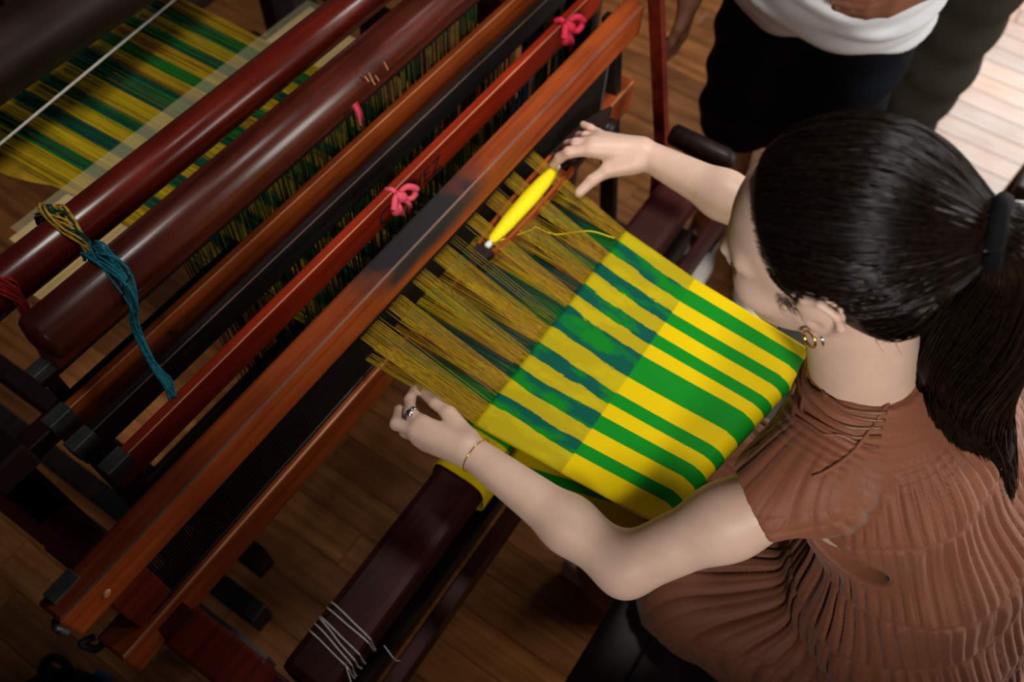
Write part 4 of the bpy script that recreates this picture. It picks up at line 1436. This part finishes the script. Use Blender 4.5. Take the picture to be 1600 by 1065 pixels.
# ------------------------------------------------------------------ standing people
def hand_prims(add_, w, d, side, out, r=.0095):
    """relaxed hand: w wrist, d direction of the fingers, side thumb direction, out palm normal"""
    d = d / np.linalg.norm(d); side = side - d * (side @ d); side /= np.linalg.norm(side); out = np.cross(d, side)
    for k, (o_, L) in enumerate(((.028, .078), (.010, .086), (-.009, .080), (-.026, .064))):
        mc = w + d * .085 + side * o_
        add_(cone(w + d * .01 + side * o_ * .5, mc, .018, .0135), .012)
        p1 = mc + d * L * .5 + out * .010; p2 = p1 + d * L * .3 + out * .016; p3 = p2 + d * L * .2 + out * .016
        for a, b, ra, rb in ((mc, p1, r * 1.1, r), (p1, p2, r, r * .9), (p2, p3, r * .9, r * .78)):
            add_(cone(a, b, ra, rb), .004)
    t0 = w + d * .02 + side * .02; t1 = w + d * .055 + side * .045 + out * .008; t2 = t1 + d * .032 + side * .008 + out * .010; t3 = t2 + d * .026 + out * .008
    add_(cone(t0, t1, .018, .013), .01); add_(cone(t1, t2, .012, .0105), .004); add_(cone(t2, t3, .0105, .0085), .004)


def standing(label, base, fwd_, S, feet, larm, rarm, top_mat, low_mat, low_end, hem, skin, hips_w, belly, res, hand_l=None, long_sleeve=False, shoes=('shoe_white', 'shoe_black'), knees=None, hem_flare=0.0, labels=()):
    """S height scale 1.0 = 1.72 m; fwd_ unit vector in the ground plane"""
    t = thing('person', label, 'person', tuple(base))
    f = np.array([fwd_[0], fwd_[1], 0]); l = np.array([-f[1], f[0], 0]); up = np.array([0, 0, 1.0])
    B = np.array([base[0], base[1], 0.0])
    pt_ = lambda a, b, c: B + f * a + l * b + up * c * S
    K = []
    ad = lambda fn, k=.02, op='+': K.append((fn, k, op))
    RH_ = np.stack([f, l, up], 1)
    # head
    hc = pt_(.03, 0, 1.60)
    ad(ell(hc, (.098, .076, .115), RH_)); ad(ell(hc + f * .035 - up * .06, (.058, .056, .075), RH_), .03)
    ad(cone(hc + f * .093, hc + f * .108 - up * .035, .009, .012), .01)
    for s in (1, -1):
        ad(ell(hc + f * .098 + l * s * .031 - up * .0, (.012, .015, .010), RH_), .008, '-')
        ad(ell(hc + l * s * .078 - up * .01, (.017, .009, .030), RH_), .006)
    ad(ell(hc + f * .085 - up * .065, (.012, .022, .010), RH_), .006)
    ad(cone(hc - up * .08 - f * .01, pt_(-.01, 0, 1.40), .054, .060), .03)
    # trunk
    ad(cone(pt_(-.01, .155, 1.36), pt_(-.01, -.155, 1.36), .062, .062), .05)
    ad(ell(pt_(.0, 0, 1.20), (.115, .165, .21), RH_), .06)
    ad(ell(pt_(.015, 0, .98), (.115 + belly, .155, .15), RH_), .06)
    ad(ell(pt_(-.01, 0, .88), (.115, hips_w, .12), RH_), .05)
    legs = []
    for s, ft in ((1, feet[0]), (-1, feet[1])):
        hip = pt_(0, s * .095, .86); ank = np.array([ft[0], ft[1], .085])
        kn = (hip + ank) / 2 + f * .02 + up * .02
        legs.append((hip, kn, ank))
        ad(cone(hip, kn, .088, .058), .03); ad(cone(kn, ank, .058, .036), .02); ad(cone(kn + (ank - kn) * .3 - f * .012, kn + (ank - kn) * .5, .05, .045), .03)
        ad(cone(ank - up * .04 - f * .03, ank - up * .055 + f * .13, .036, .028), .02)
    arms = []
    for s, (e, w, hd, th_) in ((1, larm), (-1, rarm)):
        sh_ = pt_(-.01, s * .185, 1.37)
        e, w = np.array(e), np.array(w)
        arms.append((sh_, e, w))
        ad(cone(sh_, e, .052, .043), .03); ad(cone(e, w, .042, .029), .02)
        hand_prims(lambda fn, k: ad(fn, k), w, np.array(hd, float), np.array(th_, float), None)
    lo_, hi_ = B - [.75, .75, .03], B + [.75, .75, 1.85]
    V, F = surf('body', K, res, lo_, hi_)
    b = link('body', mesh_np('body', relax(V, F, 1), F), t, [M[skin]])
    # hair
    Q = [(ell(hc - f * .008 + up * .012, (.106, .084, .118), RH_), .01, '+'), (plane(f * .8 - up * .6, (f * .8 - up * .6) @ (hc + f * .06 + up * .05)), .008, '&'), (plane(-up, -(up @ (hc - up * .06))), .01, '&')]
    V, F = surf('hair', Q, .006, hc - .2, hc + .2)
    link('hair', mesh_np('hair', relax(V, F, 2), F), t, [M['hairm']])
    # upper garment
    G = []
    g = lambda fn, k=.03, op='+': G.append((fn, k, op))
    g(cone(pt_(-.01, .16, 1.36), pt_(-.01, -.16, 1.36), .076, .076), .05)
    g(ell(pt_(.0, 0, 1.20), (.135, .185, .22), RH_), .06)
    g(ell(pt_(.018, 0, .99), (.135 + belly, .180, .17), RH_), .06)
    g(cone(pt_(.01, .05, hem + .05), pt_(.01, -.05, hem + .05), .140 + hem_flare, .140 + hem_flare), .06)
    for sh_, e, w in arms:
        g(cone(sh_, e if not long_sleeve else e, .072, .068), .03)
        if long_sleeve: g(cone(e, w, .060, .045), .03)
        else:
            dv = (e - sh_) / np.linalg.norm(e - sh_)
            g(plane(dv, dv @ (sh_ + dv * .20)), .004, '&') if False else None
    g(plane(-up, -(up @ pt_(0, 0, hem))), .004, '&')
    g(cone(pt_(-.01, 0, 1.38), hc, .066, .070), .006, '-')
    if not long_sleeve:
        for sh_, e, w in arms:
            dv = (e - sh_) / np.linalg.norm(e - sh_)
            g(cone(sh_ + dv * .275, sh_ + dv * .52, .085, .085), .004, '-')
    G = [x for x in G if x]
    V, F = surf('shirt', G, res, lo_, hi_)
    V = relax(V, F, 2); Nn = vnormals(V, F)
    hz = np.clip((hem * S + .22 - V[:, 2]) / .2, 0, 1)
    aa = np.arctan2((V - B) @ l, (V - B) @ f)
    V = V + Nn * (hz * (.005 * np.sin(V[:, 2] * 95 + 2.2 * np.sin(3 * aa) + 1.5 * aa) + .003 * np.sin(V[:, 2] * 170 + 5 * np.sin(2 * aa + 1))))[:, None]
    link(labels[0], mesh_np('shirt', V, F), t, [M[top_mat]])
    # lower garment
    G = []
    g(ell(pt_(-.01, 0, .88), (.128, hips_w + .018, .13), RH_), .04)
    for hip, kn, ank in legs:
        if low_end > .3:
            g(cone(hip, kn + (hip - kn) * .02, .112, .098), .03)
        else:
            g(cone(hip, kn, .108, .086), .03); g(cone(kn, ank, .086, .068), .03)
    g(plane(-up, -low_end), .004, '&')
    V, F = surf('trousers', G, res, lo_, hi_)
    V = relax(V, F, 2); Nn = vnormals(V, F)
    aa = np.arctan2((V - B) @ l, (V - B) @ f)
    V = V + Nn * (.005 * np.sin(V[:, 2] * 60 + 3 * np.sin(2 * aa) + 6 * (V[:, 1] - base[1])))[:, None]
    link(labels[1], mesh_np('trousers', V, F), t, [M[low_mat]])
    # shoes
    for hip, kn, ank in legs:
        A0 = ank.copy(); A0[2] = 0
        Q = [(cone(A0 - f * .045 + up * .036, A0 + f * .075 + up * .034, .042, .046), .02, '+'), (cone(A0 + f * .075 + up * .032, A0 + f * .165 + up * .028, .046, .036), .02, '+'),
             (cone(A0 - f * .03 + up * .05, A0 - f * .005 + up * .105, .046, .043), .02, '+'), (plane(-up, 0), .004, '&')]
        V, F = surf('shoe', Q, .005, A0 - [.3, .3, .03], A0 + [.3, .3, .2])
        so = link('shoe', mesh_np('shoe', relax(V, F, 2), F), t, [M[shoes[0]]])
        Q = [(cone(A0 - f * .028 + up * .060, A0 - f * .004 + up * .150, .049, .046), .01, '+'), (cone(A0 + f * .01 + up * .075, A0 + f * .055 + up * .052, .036, .031), .02, '+')]
        V, F = surf('shoe_upper', Q, .005, A0 - [.3, .3, .03], A0 + [.3, .3, .3])
        link('shoe_upper', mesh_np('shoe_upper', relax(V, F, 2), F), so, [M[shoes[1]]])
    return t


standing('person in white t-shirt and black shorts standing at the end of the loom', (1.63, .275, 0), (-.97, -.24), 1.0,
         ((1.60, .16), (1.60, .335)),
         ((1.66, .03, 1.13), (1.475, .085, 1.062), (-.70, .50, -.28), (-.4, .0, 1.0)),
         ((1.64, .54, 1.10), (1.500, .512, .835), (0, -.05, -1.0), (-1.0, -.3, 0)),
         'white', 'navy', .50, .855, 'skin_tan', .185, .035, .006, labels=('white_t_shirt', 'black_shorts'), hem_flare=.02)
standing('person in olive jacket and trousers standing behind the one in white', (2.05, .12, 0), (-.90, -.44), 1.02,
         ((2.06, .03), (2.04, .22)),
         ((2.12, -.15, 1.14), (2.00, -.16, .93), (-.2, 0, -1), (-1, 0, 0)),
         ((2.10, .42, 1.14), (2.02, .42, .92), (-.2, 0, -1), (-1, 0, 0)),
         'olive', 'olive', .05, .80, 'skin_tan', .17, .0, .007, long_sleeve=True, labels=('olive_jacket', 'olive_trousers'), shoes=('shoe_white', 'shoe_white'))
stool = thing('stool', 'dark wooden stool on the bright floor behind the weaver', 'stool', (2.0, -.42, 0))
link('seat', box_me('seat', 1.862, 2.15, -.565, -.278, .40, .44, .008), stool, [M['dark']])
for xx in (1.88, 2.085):
    for yy in (-.55, -.34):
        link('leg', box_me('leg', xx, xx + .045, yy, yy + .045, 0, .402, .004), stool, [M['dark']])

for o in list(bpy.data.objects):
    for k in ('_b', '_part'):
        if k in o: del o[k]
